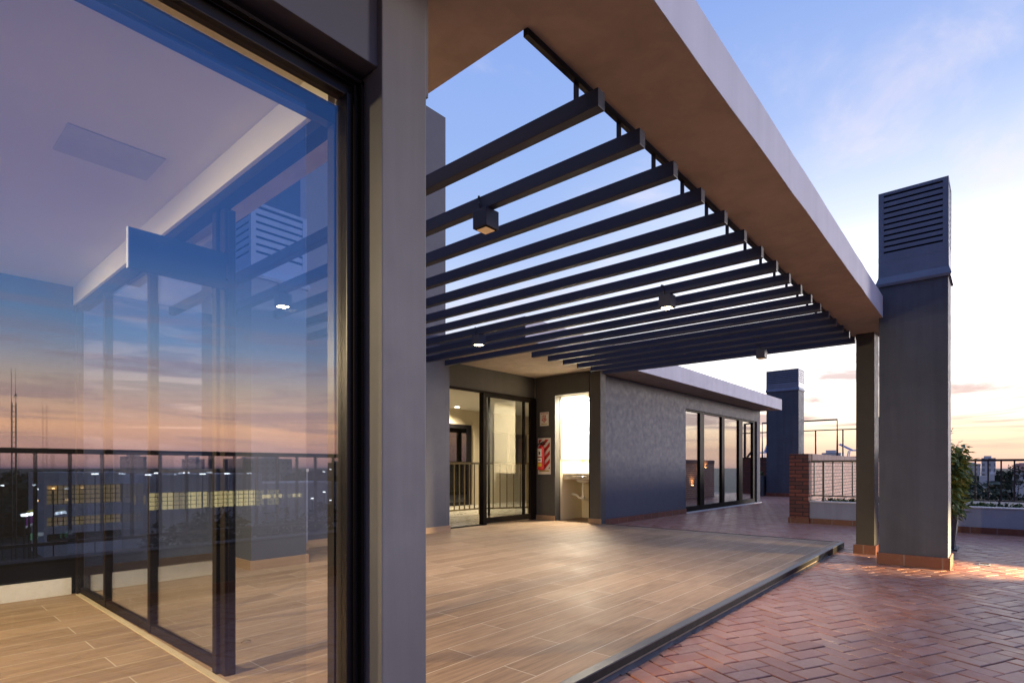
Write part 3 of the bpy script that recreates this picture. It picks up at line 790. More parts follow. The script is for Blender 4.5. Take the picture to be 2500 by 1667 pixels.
# ------------------------------------------------------------------ brick wall, parapets, railings
BW = thing('brick_wall', 'pale brick wall with darker end pier and soldier course beyond the terrace', 'wall', (14, 2.7, 0))
MB().box(11.16, 19.5, 2.56, 2.86, -1.5, 1.12).build('wall', 'brick', BW)
MB().box(11.16, 19.5, 2.545, 2.875, 1.12, 1.245).build('coping', 'brickcap', BW)
MB().box(10.93, 11.16, 2.553, 2.868, 0, 1.243).build('pier', 'brickred', BW, bevel=.003)
MB().box(10.915, 11.16, 2.54, 2.886, 0, .10).build('skirting', 'terracotta', BW)
def railing(label, cat_group, p0, p1, spacing, posts, zt=1.125, zb=.51, zw=.40, first=.06):
    p0, p1 = Vector(p0), Vector(p1); d = (p1-p0); L = d.length; d.normalize(); n = Vector((-d.y, d.x, 0))
    t = thing('railing', label, 'railing', tuple((p0+p1)/2) , cat_group)
    def seg(name, s0, s1, w, z0, z1):
        a = [p0 + d*s0 - n*w, p0 + d*s1 - n*w, p0 + d*s1 + n*w, p0 + d*s0 + n*w]
        return MB().prism([(q.x, q.y) for q in a], z0, z1).build(name, 'rail', t)
    seg('top_rail', 0, L, .022, zt-.034, zt); seg('bottom_rail', 0, L, .014, zb-.022, zb)
    bal = None; s = first
    while s < L - .02:
        if any(abs(s - q) < .07 for q in posts):
            seg('post', s-.017, s+.017, .017, zw, zt-.034)
        else:
            if bal is None:
                bal = seg('baluster', s-.010, s+.010, .010, zb, zt-.034); s0 = s
            else:
                c = bal.copy(); COL.objects.link(c); c.location = Vector(bal.location) + d*(s-s0)
        s += spacing
    return t
PR = thing('parapet', 'low pale grey parapet with terracotta skirting at the terrace end', 'wall', (11.07, .4, 0))
MB().box(11.0, 11.16, -1.75, 2.5525, 0, .385).build('wall', 'parapet', PR)
MB().box(10.99, 11.17, -1.75, 2.5525, .385, .402).build('coping', 'coping', PR)
MB().box(10.98, 10.9995, -1.6, 2.5525, 0, .096).build('skirting', 'terracotta', PR)
railing('dark metal railing on the terrace end parapet beside the brick pier', 'terrace railings', (11.06, 2.54, 0), (11.06, -1.65, 0), .1476, (.196, 1.67, 3.15), first=.05)
PF = thing('front_parapet', 'low parapet along the terrace front seen mirrored in the window', 'wall', (3, -1.7, 0))
MB().box(-4.5, 10.97, -1.78, -1.62, -.2, .385).build('wall', 'greydark', PF)  # shade of its unlit side put into dark wall and coping colours
MB().box(-4.5, 10.97, -1.79, -1.61, .385, .402).build('coping', 'step_dark', PF)
MB().box(-4.5, 10.97, -1.6195, -1.60, 0, .096).build('skirting', 'terracotta', PF)
railing('dark metal railing along the terrace front mirrored in the window glass', 'terrace railings', (-2.5, -1.70, 0), (10.9, -1.70, 0), .1788, (1.41, 4.27, 7.13, 9.99), first=-.0+.1592)

# far end of terrace: dark wall, deck railing, planter, sun loungers
EW = thing('terrace_end_wall', 'dark brown retaining wall behind the far chimney', 'wall', (22.2, 5, 0))
MB().box(22.0, 22.2, 2.9, 8, 0, 1.34).build('wall', 'brickred', EW)
MB().box(21.98, 22.22, 2.9, 8, 1.34, 1.375).build('coping', 'step_dark', EW)
DK = MB().box(22.2, 30, 2.9, 9, -2, 1.30).build('pool_deck', 'concrete'); tag(DK, kind='structure')
GR = thing('deck_guard_rail', 'thin rusty brown guard rail with taller gate frame on the raised deck', 'railing', (22.1, 5, 1.37))
mb = MB(); mb.tube([(22.1, 8, 2.31), (22.1, 2.95, 2.31)], .022, 6); mb.build('top_rail', 'rail', GR)
for y in (7.9, 6.55, 4.93, 4.08, 3.02):
    MB().box(22.08, 22.12, y-.022, y+.022, 1.375, 2.30).build('post', 'rail', GR)
mb = MB(); mb.tube([(22.13, 6.75, 1.375), (22.13, 6.75, 2.665), (22.13, 4.26, 2.665), (22.13, 4.26, 1.375)], .035, 6); mb.build('gate_frame', 'rail', GR)
mb = MB(); mb.tube([(22.13, 3.6, 2.72), (22.13, 3.03, 2.66), (22.13, 3.03, 1.375)], .05, 6); mb.tube([(22.16, 3.5, 1.9), (22.16, 3.1, 1.38)], .04, 6); mb.build('gate_frame', 'rail', GR)
def lounger(label, x, y, z, rz, hgt):
    t = thing('sun_lounger', label, 'sun lounger', (x, y, z), 'sun loungers on the raised deck')
    t.rotation_euler = (0, 0, rz)
    def loc(name, mat, f):
        mb = MB(); f(mb)
        o = mb.build(name, mat, None); o.parent = t; return o
    loc('sling', 'bluechair', lambda m: m.add([(-.28, -.9, .32), (.28, -.9, .32), (.28, .1, .32), (-.28, .1, .32), (-.28, .5, .32+hgt), (.28, .5, .32+hgt),
        (-.28, -.9, .30), (.28, -.9, .30), (.28, .1, .30), (-.28, .1, .30), (-.28, .5, .30+hgt), (.28, .5, .30+hgt)],
        [(0,1,2,3),(3,2,5,4),(6,9,8,7),(9,10,11,8),(0,6,7,1),(4,5,11,10),(1,7,8,2),(2,8,11,5),(0,3,9,6),(3,4,10,9)]))
    def fr(m):
        for s in (-1, 1):
            m.tube([(s*.3, -.92, .32), (s*.3, .1, .32), (s*.3, .52, .34+hgt)], .022, 6)
    loc('frame', 'ceramic', fr)
    for sx in (-1, 1):
        for yy in (-.8, .2): loc('leg', 'ceramic', lambda m: m.tube([(sx*.3, yy, .32), (sx*.33, yy+.05, 0)], .02, 6))
    return t
lounger('blue sling lounger showing above the brick wall', 23.6, 3.95, 1.30, R(15), .22)
lounger('blue and white lounger between the far chimney and the wing', 24.3, 7.1, 1.30, R(130), .45)
PLT = thing('low_planter', 'blue grey planter box beside the far chimney', 'planter', (20.6, 6.7, 0))
mb = MB(); mb.box(20.3, 20.9, 6.2, 7.1, 0, .70); mb.build('box', 'slate', PLT, bevel=.01)
MB().box(20.34, 20.86, 6.24, 7.06, .68, .705).build('soil', 'soil', PLT)

def leafclump(n, rad, size, seed, flat=.6, asp=.45):
    rng = random.Random(seed); mb = MB()
    for i in range(n):
        while True:
            p = Vector((rng.uniform(-1, 1), rng.uniform(-1, 1), rng.uniform(-1, 1)))
            if .2 < p.length < 1: break
        p = Vector((p.x*rad[0], p.y*rad[1], p.z*rad[2]))
        d = Vector((rng.gauss(0, 1), rng.gauss(0, 1), rng.gauss(0, flat))).normalized()
        u = d.cross(Vector((rng.gauss(0, 1), rng.gauss(0, 1), rng.gauss(0, 1)))).normalized()
        s = size*rng.uniform(.6, 1.4)
        a, b, c, e = p - d*s, p + u*s*asp, p + d*s, p - u*s*asp
        mb.quad(a, b, c, e)
    return mb
gp = thing('planter_greenery', 'low green plants growing in the blue grey planter box', 'plant', (20.6, 6.65, .70))
mb = leafclump(240, (.26, .42, .14), .05, 4); mb.v = [(x+20.6, y+6.65, z+.78) for x, y, z in mb.v]; mb.build('foliage', 'hedge', gp)

# pot and bamboo
PT = thing('planter_pot', 'tall slate grey square planter pot behind the near chimney', 'planter', (8.72, .56, 0))
mb = MB(); px0, px1, py0, py1 = 8.50, 8.94, .375, .80
vs = []
for q, z in ((.035, .02), (.035, .045), (0.0, .43), (.028, .43), (.04, .39)):
    vs += [(px0+q, py0+q, z), (px1-q, py0+q, z), (px1-q, py1-q, z), (px0+q, py1-q, z)]
fs = [(0, 3, 2, 1)] + [(4*l+k, 4*l+(k+1) % 4, 4*l+4+(k+1) % 4, 4*l+4+k) for l in range(4) for k in range(4)]
mb.add(vs, fs); mb.build('pot', 'slate', PT)
MB().box(px0+.005, px1-.005, py0+.005, py1-.005, 0, .02).build('saucer', 'slate', PT)
MB().box(px0+.035, px1-.035, py0+.035, py1-.035, .37, .40).build('soil', 'soil', PT)
BM = thing('bamboo_plant', 'leafy green bamboo growing in the tall slate pot', 'plant', (8.72, .58, .40))
st = MB(); lv = MB(); rng = random.Random(21)
for k in range(34):
    bx, by = 8.72 + rng.gauss(0, .08), .55 + rng.gauss(0, .08)
    top = rng.uniform(.42, .92); lean = Vector((rng.gauss(0, .06), rng.gauss(-.04, .055), 0))
    pts = [Vector((bx, by, .39)) + lean*(t**1.6) + Vector((0, 0, top*t)) for t in [i/6 for i in range(7)]]
    st.tube(pts, .005, 5, r1=.002)
    for j in range(150):
        t = rng.uniform(.03, 1.0); i = min(5, int(t*6)); p = pts[i].lerp(pts[i+1], t*6-i)
        az = rng.uniform(0, 6.28); dr = Vector((math.cos(az), math.sin(az), rng.uniform(-.7, .6))).normalized()
        tw = p + dr*rng.uniform(.015, .10)
        L = rng.uniform(.06, .12); wd = L*rng.uniform(.15, .22)
        ld_ = (dr + Vector((rng.gauss(0, .4), rng.gauss(0, .4), rng.gauss(-.35, .4)))).normalized()
        sd = ld_.cross(Vector((rng.gauss(0, .5), rng.gauss(0, .5), 1))).normalized()
        m = tw + ld_*L*.45 + Vector((0, 0, .006))
        lv.add([tw, m + sd*wd, tw + ld_*L + Vector((0, 0, -.012)), m - sd*wd], [(0, 1, 2), (0, 2, 3)])
# a few sparse upright sprigs
for (dx, dy, top) in ((0, -.13, 1.06), (-.02, -.2, .92), (.03, -.26, .82)):
    pts = [Vector((8.72, .57, .5)) + Vector((dx, dy, 0))*t**1.3 + Vector((0, 0, (top-.1)*t)) for t in [i/6 for i in range(7)]]
    st.tube(pts, .004, 5, r1=.0015)
    for j in range(22):
        t = rng.uniform(.55, 1); i = min(5, int(t*6)); p = pts[i].lerp(pts[i+1], t*6-i)
        az = rng.uniform(0, 6.28); d2 = Vector((math.cos(az), math.sin(az), rng.uniform(-.3, .9))).normalized(); L = rng.uniform(.04, .09)
        sd = d2.cross(Vector((0, 0, 1))).normalized()
        lv.add([p, p + d2*L*.45 + sd*L*.15, p + d2*L, p + d2*L*.45 - sd*L*.15], [(0, 1, 2), (0, 2, 3)])
st.build('stems', 'bark', BM); lv.build('foliage', 'leaf', BM)

# floor bits: drain cover, added step lamp, fallen leaves
FDn = thing('floor_drain', 'small pale floor drain plate in the pavers right of the near chimney', 'drain', (7.55, .05, 0))
mb = MB(); mb.box(7.44, 7.60, .07, .16, .0, .007); mb.build('plate', 'parapet', FDn)
mb = MB(); mb.box(7.50, 7.59, .08, .15, .007, .0085); mb.build('opening', 'core', FDn)
def fallen(label, x, y, L, ang, mat, curl=.01):
    t = MB(); d = Vector((math.cos(ang), math.sin(ang), 0)); n = Vector((-d.y, d.x, 0)); vs = []; fs = []
    for i in range(7):
        s = i/6; w = .012*math.sin(math.pi*min(.97, s+.03))*(L/.07)**.5 + .0006; z = ZP + .003 + curl*math.sin(3*s)
        p = Vector((x, y, z)) + d*L*(s-.5)
        vs += [p + n*w + Vector((0, 0, .004)), p, p - n*w + Vector((0, 0, .004))]
    for i in range(6): fs += [(3*i, 3*i+1, 3*i+4, 3*i+3), (3*i+1, 3*i+2, 3*i+5, 3*i+4)]
    t.add(vs, fs); o = t.build('fallen_leaf', mat, None, origin=(x, y, ZP)); tag(o, label, 'leaf', 'fallen leaves on the patio'); return o
fallen('narrow green leaf lying on the wood look patio tiles', 1.80, 2.86, .085, R(10), 'greenleaf')
fallen('curled dry leaf lying on the patio close to the window frame', 1.39, 2.27, .06, R(20), 'dryleaf', .014)
fallen('dry leaf lying on the patio beside the sliding glass stile', 1.31, 3.02, .05, R(0), 'dryleaf')

# ------------------------------------------------------------------ stair wall lamps reflected in the far doors
# they sit on the back face of the brick wall
sl = ['lowest amber step lamp on the back of the brick wall', 'middle amber step lamp on the back of the brick wall', 'highest amber step lamp on the back of the brick wall']
for k, (x, z) in enumerate(((17.6, .42), (18.2, .70), (18.7, 1.0))):
    t = thing('step_lamp', sl[k], 'wall lamp', (x, 2.88, z), 'step lamps on the brick wall')
    MB().box(x-.06, x+.06, 2.862, 2.90, z-.05, z-.01).build('housing', 'black', t)
    MB().box(x-.05, x+.05, 2.863, 2.895, z-.009, z-.004).build('lens', emis('amber_lens', (1, .55, .2), 25), t)
    ld = bpy.data.lights.new('glow', 'SPOT'); ld.energy = 8; ld.color = (1, .5, .18); ld.spot_size = R(110); ld.shadow_soft_size = .02
    lo = bpy.data.objects.new('glow', ld); COL.objects.link(lo); lo.parent = t; lo.location = (0, .03, .01); lo.rotation_euler = (R(180), 0, 0)
# ------------------------------------------------------------------ added unseen step lamp washing the floor right of the chimney
FL = thing('step_lamp', 'added unseen step lamp low on the front parapet washing warm light across the floor', 'wall lamp', (7.45, -1.58, .3))
MB().box(7.37, 7.53, -1.6195, -1.57, .26, .34).build('housing', 'black', FL)
MB().box(7.385, 7.515, -1.5699, -1.566, .27, .33).build('lens', 'lensdim', FL)
ld = bpy.data.lights.new('added_step_beam', 'SPOT'); ld.energy = 2300; ld.color = (1, .74, .36); ld.spot_size = R(42); ld.spot_blend = 1.0; ld.shadow_soft_size = .03
lo = bpy.data.objects.new('added_step_beam', ld); COL.objects.link(lo); lo.parent = FL; lo.location = (0, .04, 0)
lo.rotation_euler = (Vector((7.12, .12, .04)) - Vector((7.45, -1.54, .3))).to_track_quat('-Z', 'Y').to_euler()

# ------------------------------------------------------------------ added lounge lights (unseen, at the left of the room)
for k, (x, y) in enumerate(((-1.3, 2.5), (-1.3, 4.3))):
    t = thing('added_pendant', ['added unseen globe pendant in the lounge nearest the window', 'added unseen globe pendant in the lounge nearest the dark rear wall'][k], 'pendant lamp', (x, y, 2.33), 'added lounge pendant lamps')
    MB().lathe(x, y, [(.05, 2.334), (.05, 2.31), (.01, 2.305)]).build('rose', 'ceramic', t)
    MB().tube([(x, y, 2.31), (x, y, 2.06)], .006, 6).build('cord', 'black', t)
    MB().lathe(x, y, [(.02, 2.07), (.06, 2.05), (.085, 2.0), (.085, 1.95), (.06, 1.90), (.02, 1.88)], 16).build('globe', emis('added_globe_glow', (1, .80, .5), 9), t, smooth=True)
    ld = bpy.data.lights.new('added_globe_light', 'SPOT'); ld.energy = 590; ld.color = (1, .73, .40); ld.spot_size = R(122); ld.spot_blend = .7; ld.shadow_soft_size = .05
    lo = bpy.data.objects.new('added_globe_light', ld); COL.objects.link(lo); lo.parent = t; lo.location = (.10, 0, -.36)
    lo.rotation_euler = Vector((1, -.1, -1.02)).to_track_quat('-Z', 'Y').to_euler()

# ------------------------------------------------------------------ the city
def tree(name, label, group, x, y, h, r, seed, mat='tree', n=1100, zg=-14):
    rng = random.Random(seed)
    t = thing(name, label, 'tree', (x, y, zg), group)
    tr = MB(); tr.tube([(x, y, zg), (x+rng.gauss(0, .2), y, zg+h*.3), (x+rng.gauss(0, .4), y+rng.gauss(0, .4), zg+h*.75)], .35, 7, r1=.1)
    for k in range(6):
        az = rng.uniform(0, 6.28); z0 = zg + h*rng.uniform(.28, .5)
        tr.tube([(x, y, z0), (x+math.cos(az)*r*.45, y+math.sin(az)*r*.45, z0+h*.18), (x+math.cos(az)*r*.8, y+math.sin(az)*r*.8, z0+h*.3)], .16, 5, r1=.04)
    tr.build('trunk', 'bark', t)
    cr = MB()
    for k in range(13):
        az = rng.uniform(0, 6.28); rr = r*math.sqrt(rng.random())*.8
        c = Vector((x + math.cos(az)*rr, y + math.sin(az)*rr, zg + h*rng.uniform(.5, .92) - rr*.15)); q = r*rng.uniform(.25, .45)
        b = leafclump(n//13, (q, q, q*.7), r*.075, seed*31+k)
        cr.v, off = cr.v + [(c.x+v[0], c.y+v[1], c.z+v[2]) for v in b.v], len(cr.v)
        cr.f += [tuple(i+off for i in f) for f in b.f]
    cr.build('crown', mat, t)
    return t
# woods as one mass: bumpy canopy of many leaf clumps, out to the horizon
def woods(name, az0, az1, d0, d1, n, seed, hmax):
    rng = random.Random(seed); mb = MB()
    for i in range(n):
        u = rng.random(); dist = d0*(d1/d0)**(u); az = R(rng.uniform(az0, az1))
        s = min(dist*.022*rng.uniform(.7, 1.5) + 1.2, 7)
        c = Vector((math.cos(az)*dist, math.sin(az)*dist, -14 + hmax*(.55 + .45*mnoise.noise(Vector((dist*.02, az*9, seed)))) - rng.uniform(0, 3)))
        c.z = min(c.z, (-3.6 if dist < 140 else -.6 if dist < 400 else 1.2) - s*.7)
        b = leafclump(46, (s, s, s*.75), s*.30, seed*1000+i, asp=.6)
        mb.add([c + Vector(v) for v in b.v], b.f)
    o = mb.build(name, 'woods'); tag(o, 'dark far-off wooded city canopy', 'woods', kind='stuff'); return o
woods('distant_woods', -12, 16, 45, 1600, 900, 3, 10.5)
woods('distant_woods', -100, -40, 135, 1700, 700, 9, 9.5)
for k, (x, y, h, r) in enumerate(((150, -2.4, 16.2, 3.4), (84, -1.2, 11.6, 3.6), (66, 1.2, 11.0, 3.2), (112, 2.6, 13.0, 4.2))):
    tree('broad_tree', ['round crowned dark tree rising to the railing top at the right edge', 'lower leafy tree at the right behind the railing', 'bushy tree just beyond the hedge nearest the bamboo', 'broad dark tree below the white tower block'][k], 'trees beyond the terrace end', x, y, h, r, 40+k, n=900)
for k, (px, d, h, r) in enumerate(((.345, 70, 10.6, 5.5), (.40, 64, 10.2, 5.0), (.46, 60, 10.4, 5.5), (.53, 66, 9.2, 5.5), (.27, 52, 6.5, 4.5), (.16, 48, 6.3, 4.5), (.08, 60, 8.5, 5))):
    tree('street_tree', ['dark street tree left of the lit office windows in the mirrored view', 'bushy street tree directly below the lit office windows', 'bushy street tree below the right end of the lit windows', 'street tree beside the small lit windows', 'low street tree at the office corner', 'low street tree in front of the white office end', 'tall street tree behind the billboard'][k], 'trees mirrored in the window', px*d, 3-d, h, r, 60+k, n=800)
# hedge planter just beyond the end parapet
HG = MB(); rng = random.Random(2)
for k in range(60):
    y = 2.4 - k*.075 - .02; b = leafclump(46, (.10, .09, .07), .028, 300+k)
    HG.v, off = HG.v + [(11.45+v[0]+rng.uniform(-.05, .05), y+v[1], .36+v[2]+rng.uniform(-.03, .05)) for v in b.v], len(HG.v)
    HG.f += [tuple(i+off for i in f) for f in b.f]
o = HG.build('hedge', 'hedge', None, origin=(11.45, 0, .25)); tag(o, 'low clipped green hedge just beyond the end parapet', 'hedge')
hb = MB().box(11.2, 11.75, -2.2, 2.5, -.1, .30).build('hedge_trough', 'concrete2'); tag(hb, 'grey concrete trough holding the low hedge outside the parapet', 'planter')

def P2(az_u, d): pass
# far buildings beyond the terrace end (direction from the camera given as slope y/x)
def tower(label, x, y, w, dpt, h, mat, floors, zg=-14, winmat='windark', group='far city buildings', cols=6):
    t = thing('apartment_tower', label, 'building', (x, y, zg), group)
    MB().box(x-dpt/2, x+dpt/2, y-w/2, y+w/2, zg, zg+h).build('walls', 'facade_white' if mat == 'farwhite' else 'facade_grey', t)
    MB().box(x-dpt/4, x+dpt/4, y-w/5, y+w/3, zg+h, zg+h+h*.06).build('roof_house', mat, t)
    return t
# slopes y/x from pixels: 2398-2440 px -> about .0178..-.004
tower('white tower block on the skyline right of the bamboo', 420, 4.7, 6.2, 7, 20.3, 'farwhite', 9)
tower('pale slab block left of the skyline tower', 520, 14, 8, 10, 17.6, 'farwhite', 6)
tower('low grey block at the skyline right edge', 360, -11.0, 12, 10, 16.2, 'farwhite', 5)
tower('white roof block above the brick wall', 300, 59.5, 8, 8, 21.8, 'farwhite', 8)
HS = thing('red_roof_house', 'white house with red tiled roof among the far trees', 'house', (170, -4.4, -14))
MB().box(167, 173, -6.6, -2.3, -14, .3).build('walls', 'farwhite', HS)
mb = MB(); mb.add([(166.5, -7.1, .3), (173.5, -7.1, .3), (173.5, -1.9, .3), (166.5, -1.9, .3), (170, -6.2, 1.9), (170, -2.8, 1.9)], [(0, 1, 4), (1, 2, 5, 4), (2, 3, 5), (3, 0, 4, 5), (0, 3, 2, 1)]); mb.build('roof', 'farred', HS)
for y in (-5.9, -4.6, -3.3): MB().box(166.9, 167.05, y, y+.7, -1.6, -.5).build('window', 'windark', HS)
CH = thing('church_spire', 'small white church spire standing among dark trees', 'church', (220, 1.7, -14))
MB().box(219.4, 220.6, 1.1, 2.3, -14, -1.0).build('tower', 'farwhite', CH)
mb = MB(); mb.add([(219.4, 1.1, -1.0), (220.6, 1.1, -1.0), (220.6, 2.3, -1.0), (219.4, 2.3, -1.0), (220, 1.7, .15)], [(0, 1, 4), (1, 2, 4), (2, 3, 4), (3, 0, 4), (3, 2, 1, 0)]); mb.build('spire', 'farwhite', CH)
MB().box(219, 223, 2.31, 4.6, -14, -1.5).build('nave', 'farwhite', CH)

# office building mirrored in the window  (y = 3 - d)
YO = -117
def zz(z1): return 1 + (z1 - 1)*2     # heights measured at 60 m, built at 120 m
OB = thing('office_building', 'white office block with a band of lit windows mirrored in the window', 'building', (37, YO, -14))
def ob(name, mat, x0, x1, z0, z1, dy0=0, dy1=-14, parent=None):
    return MB().box(x0, x1, YO+dy1, YO+dy0, z0, z1).build(name, mat, parent or OB)
XL, XS, XR = 19.3, 30.0, 55.5
ob('walls', 'concrete', XL, XS, zz(-.50), zz(.60))
ob('walls', 'concrete', XL, XS, zz(-3.19), zz(-2.12)); ob('walls', 'concrete', XL, XS, zz(-4.6), zz(-3.95)); ob('walls', 'concrete', XL, XS, -14, zz(-5.55))
ob('walls', 'windark', XL+.4, XS-.1, -14, zz(.5), -.6, -13.5)
ob('end_pier', 'concrete', XL-.35, XL, -14, zz(.6), .1)
tw = ob('stair_block', 'concrete2', XS+.02, 34.0, -14, zz(-.45), .4); MB().box(31.6, 31.9, YO+.4, YO+.55, zz(-2.4), zz(-1.6)).build('window', 'windim', tw); MB().box(33.2, 33.5, YO+.4, YO+.55, zz(-2.4), zz(-1.6)).build('window', 'windim', tw)
ob('rear_block', 'concrete', 29.5, 54, zz(-.6), zz(.36), -6, -20)
ob('walls', 'concrete2', 34.02, XR, -14, zz(-3.05)); ob('walls', 'concrete2', 34.02, XR, zz(-1.40), zz(.30)); ob('walls', 'windark', 34.1, XR-.1, zz(-3.05), zz(-1.40), -.8, -13)
def window_band(x0, x1, z0, z1, nx, nz, lit, yy=-.35):
    rng = random.Random(int(x0*7)); w = (x1-x0)/nx
    for i in range(nx):
        xa, xb = x0+i*w, x0+(i+1)*w
        f = MB()
        f.box(xa, xa+.05, YO+yy-.05, YO+yy+.06, z0, z1); f.box(xb-.05, xb, YO+yy-.05, YO+yy+.06, z0, z1)
        for k in range(nz+1):
            z = z0 + (z1-z0)*k/nz; f.box(xa+.1, xb-.1, YO+yy-.05, YO+yy+.06, z-.05 if k else z, z+.05 if k < nz else z)
        f.box((xa+xb)/2-.05, (xa+xb)/2+.05, YO+yy-.045, YO+yy+.055, z0, z1)
        fo = f.build('window', 'black', OB)
        pm = 'winlit' if lit and rng.random() < .93 else ('windim' if rng.random() < .85 else 'windark')
        MB().box(xa+.02, xb-.02, YO+yy-.12, YO+yy-.06, z0, z1).build('pane', pm, fo)
window_band(34.3, 54.8, zz(-3.05), zz(-1.40), 10, 4, True)
window_band(XL, XS-.2, zz(-2.12), zz(-.50), 7, 4, False)
window_band(XL, XS-.2, zz(-3.95), zz(-3.19), 7, 2, False)
AN = thing('office_annex', 'low dark annex with two small lit windows beside the office block', 'building', (62, YO-10, -14))
MB().box(56.5, 78, YO-22, YO-6, -14, zz(-.8)).build('walls', 'concrete2', AN)
for x in (58.3, 61.0, 65.5):
    MB().box(x, x+1.9, YO-6, YO-5.9, zz(-2.5), zz(-2.1)).build('window', 'winlit', AN)
# far slabs on the mirrored skyline
for k, (x, d, w, h, lb) in enumerate(((150, 330, 28, 20, 'wide grey slab block on the mirrored skyline'), (95, 360, 10, 21, 'narrow grey tower left on the mirrored skyline'), (122, 350, 9, 19.8, 'slim grey tower in the middle of the mirrored skyline'), (235, 380, 12, 18.5, 'small block at the right of the mirrored skyline'))):
    tower(lb, x, 3-d, w, w, h, 'concrete2', 7, group='mirrored skyline blocks', cols=4)
# lattice mast
MS = thing('radio_mast', 'slender lattice radio mast with two whip antennas mirrored in the window', 'mast', (11.2, -87, -14))
mb = MB()
mx, my = 11.35, -87
for s in (-.19, .19):
    for q in (0, .4): mb.tube([(mx+s, my+q, -14), (mx+s, my+q, 8.8)], .06, 4)
z = -14
while z < 8.7:
    mb.box(mx-.19, mx+.19, my-.02, my+.02, z, z+.08); mb.box(mx-.19, mx+.19, my+.38, my+.42, z, z+.08); z += .62
mb.build('lattice', 'rail', MS)
mb = MB(); mb.tube([(mx-.19, my, 8.7), (mx-.21, my, 13.0)], .03, 4, r1=.018); mb.build('antenna', 'rail', MS)
mb = MB(); mb.tube([(mx+.19, my, 8.7), (mx+.20, my, 13.1)], .025, 4, r1=.012); mb.build('antenna', 'rail', MS)
mb = MB(); mb.lathe(mx+.19, my, [(.05, 9.6), (.13, 9.7), (.13, 9.85), (.04, 9.95)], 10); mb.box(mx-.05, mx+.4, my-.03, my+.03, 9.45, 9.5); mb.build('beacon', 'rail', MS)
# billboards: generic colour fields
BB = thing('billboard', 'lit tilted billboard printed in purple, yellow and white', 'billboard', (12.9, -87, -14))
bx, by = 12.5, -87
def bpoly(mb, pts): 
    n = len(pts); mb.add([(bx+u, by, -6.4+v) for u, v in pts] + [(bx+u, by-.12, -6.4+v) for u, v in pts], [tuple(range(n)), tuple(range(n, 2*n))[::-1]] + [(i, n+i, n+(i+1) % n, (i+1) % n) for i in range(n)])
mb = MB(); bpoly(mb, [(0, .2), (.95, .75), (.95, 2.0), (.1, 1.55)]); mb.build('print', 'bill_purple', BB)
mb = MB(); bpoly(mb, [(.1, 1.56), (.8, 1.92), (.8, 2.32), (.1, 2.0)]); mb.build('print', 'bill_yellow', BB)
mb = MB(); bpoly(mb, [(-.1, -.1), (.95, .45), (.95, .74), (-.1, .18)]); mb.build('print', 'bill_white', BB)
mb = MB(); mb.tube([(bx+.4, by-.1, -14), (bx+.4, by-.1, -6.3)], .12, 6); mb.build('pole', 'rail', BB)
GS = thing('shop_sign_board', 'lit green and white sign board below the purple billboard', 'sign', (13.3, -86, -14))
mb = MB(); mb.box(12.55, 13.5, -86.1, -86, -7.85, -7.05); mb.build('print', 'bill_green', GS)
mb = MB(); mb.box(13.5, 14.0, -86.1, -86, -7.45, -7.0); mb.build('print', 'bill_white', GS)
mb = MB(); mb.tube([(13.2, -86.05, -14), (13.2, -86.05, -7.86)], .1, 6); mb.build('pole', 'rail', GS)
# street lamps
def lamp(label, x, y, z, mat, r=.28, grp='street lamps in the mirrored city', zg=-14):
    t = thing('street_lamp', label, 'street lamp', (x, y, zg), grp)
    MB().tube([(x, y, zg), (x, y, z-.1)], .09, 5).build('pole', 'rail', t)
    MB().box(x-r*1.5, x+r*1.5, y-.2, y+.2, z-.1, z+.12).build('head', mat, t)
    return t
LL = [(.216, 112, .42), (.284, 112, .30), (.296, 112, .46), (.338, 112, .47), (.363, 112, .34), (.402, 112, .36), (.600, 150, .75), (.622, 150, .75), (.64, 150, .5), (.585, 150, .5)]
for k, (r_, d, z1) in enumerate(LL):
    lamp(['first', 'second', 'third', 'fourth', 'fifth', 'sixth', 'seventh', 'eighth', 'ninth', 'tenth'][k] + ' white lamp from left in the row glowing above the mirrored office roof', r_*d, 3-d, 1+(z1-1)*d/60, 'street', .30 if k < 6 else .2)
LB2 = [(.137, 62, -2.9, 'street'), (.142, 62, -2.86, 'street'), (.147, 62, -2.82, 'street'), (.150, 110, -.8, 'street'), (.168, 120, -.78, 'streetwarm'), (.150, 110, -1.75, 'streetwarm'), (.115, 120, -.45, 'street'), (.585, 100, -1.9, 'street'), (.60, 100, -2.9, 'street'), (.56, 95, -2.6, 'street')]
for k, (r_, d, z1, m_) in enumerate(LB2):
    lb = ['left lamp of the three white lamps beside the purple billboard', 'middle lamp of the three white lamps beside the purple billboard', 'right lamp of the three white lamps beside the purple billboard', 'white lamp in the dark trees left of the office', 'warm lamp in the dark trees left of the office', 'amber lamp above the purple billboard', 'white lamp at the far left of the mirrored city', 'white lamp beside the annex roof', 'low white lamp right of the annex', 'white lamp in front of the annex'][k]
    lamp(lb, r_*d, 3-d, 1+(z1-1)*d/60, m_, .13)
for k, (y, x, z, m_) in enumerate(((-1.7, 90, -3.6, 'street'), (-.3, 60, -5.2, 'street'), (-6.4, 110, -4.4, 'streetwarm'))):
    lamp(['white lamp among trees behind the railing middle', 'low white lamp among near trees behind the railing', 'warm lamp at the right edge among trees'][k], x, y, z, m_, .12, 'street lamps beyond the terrace end')

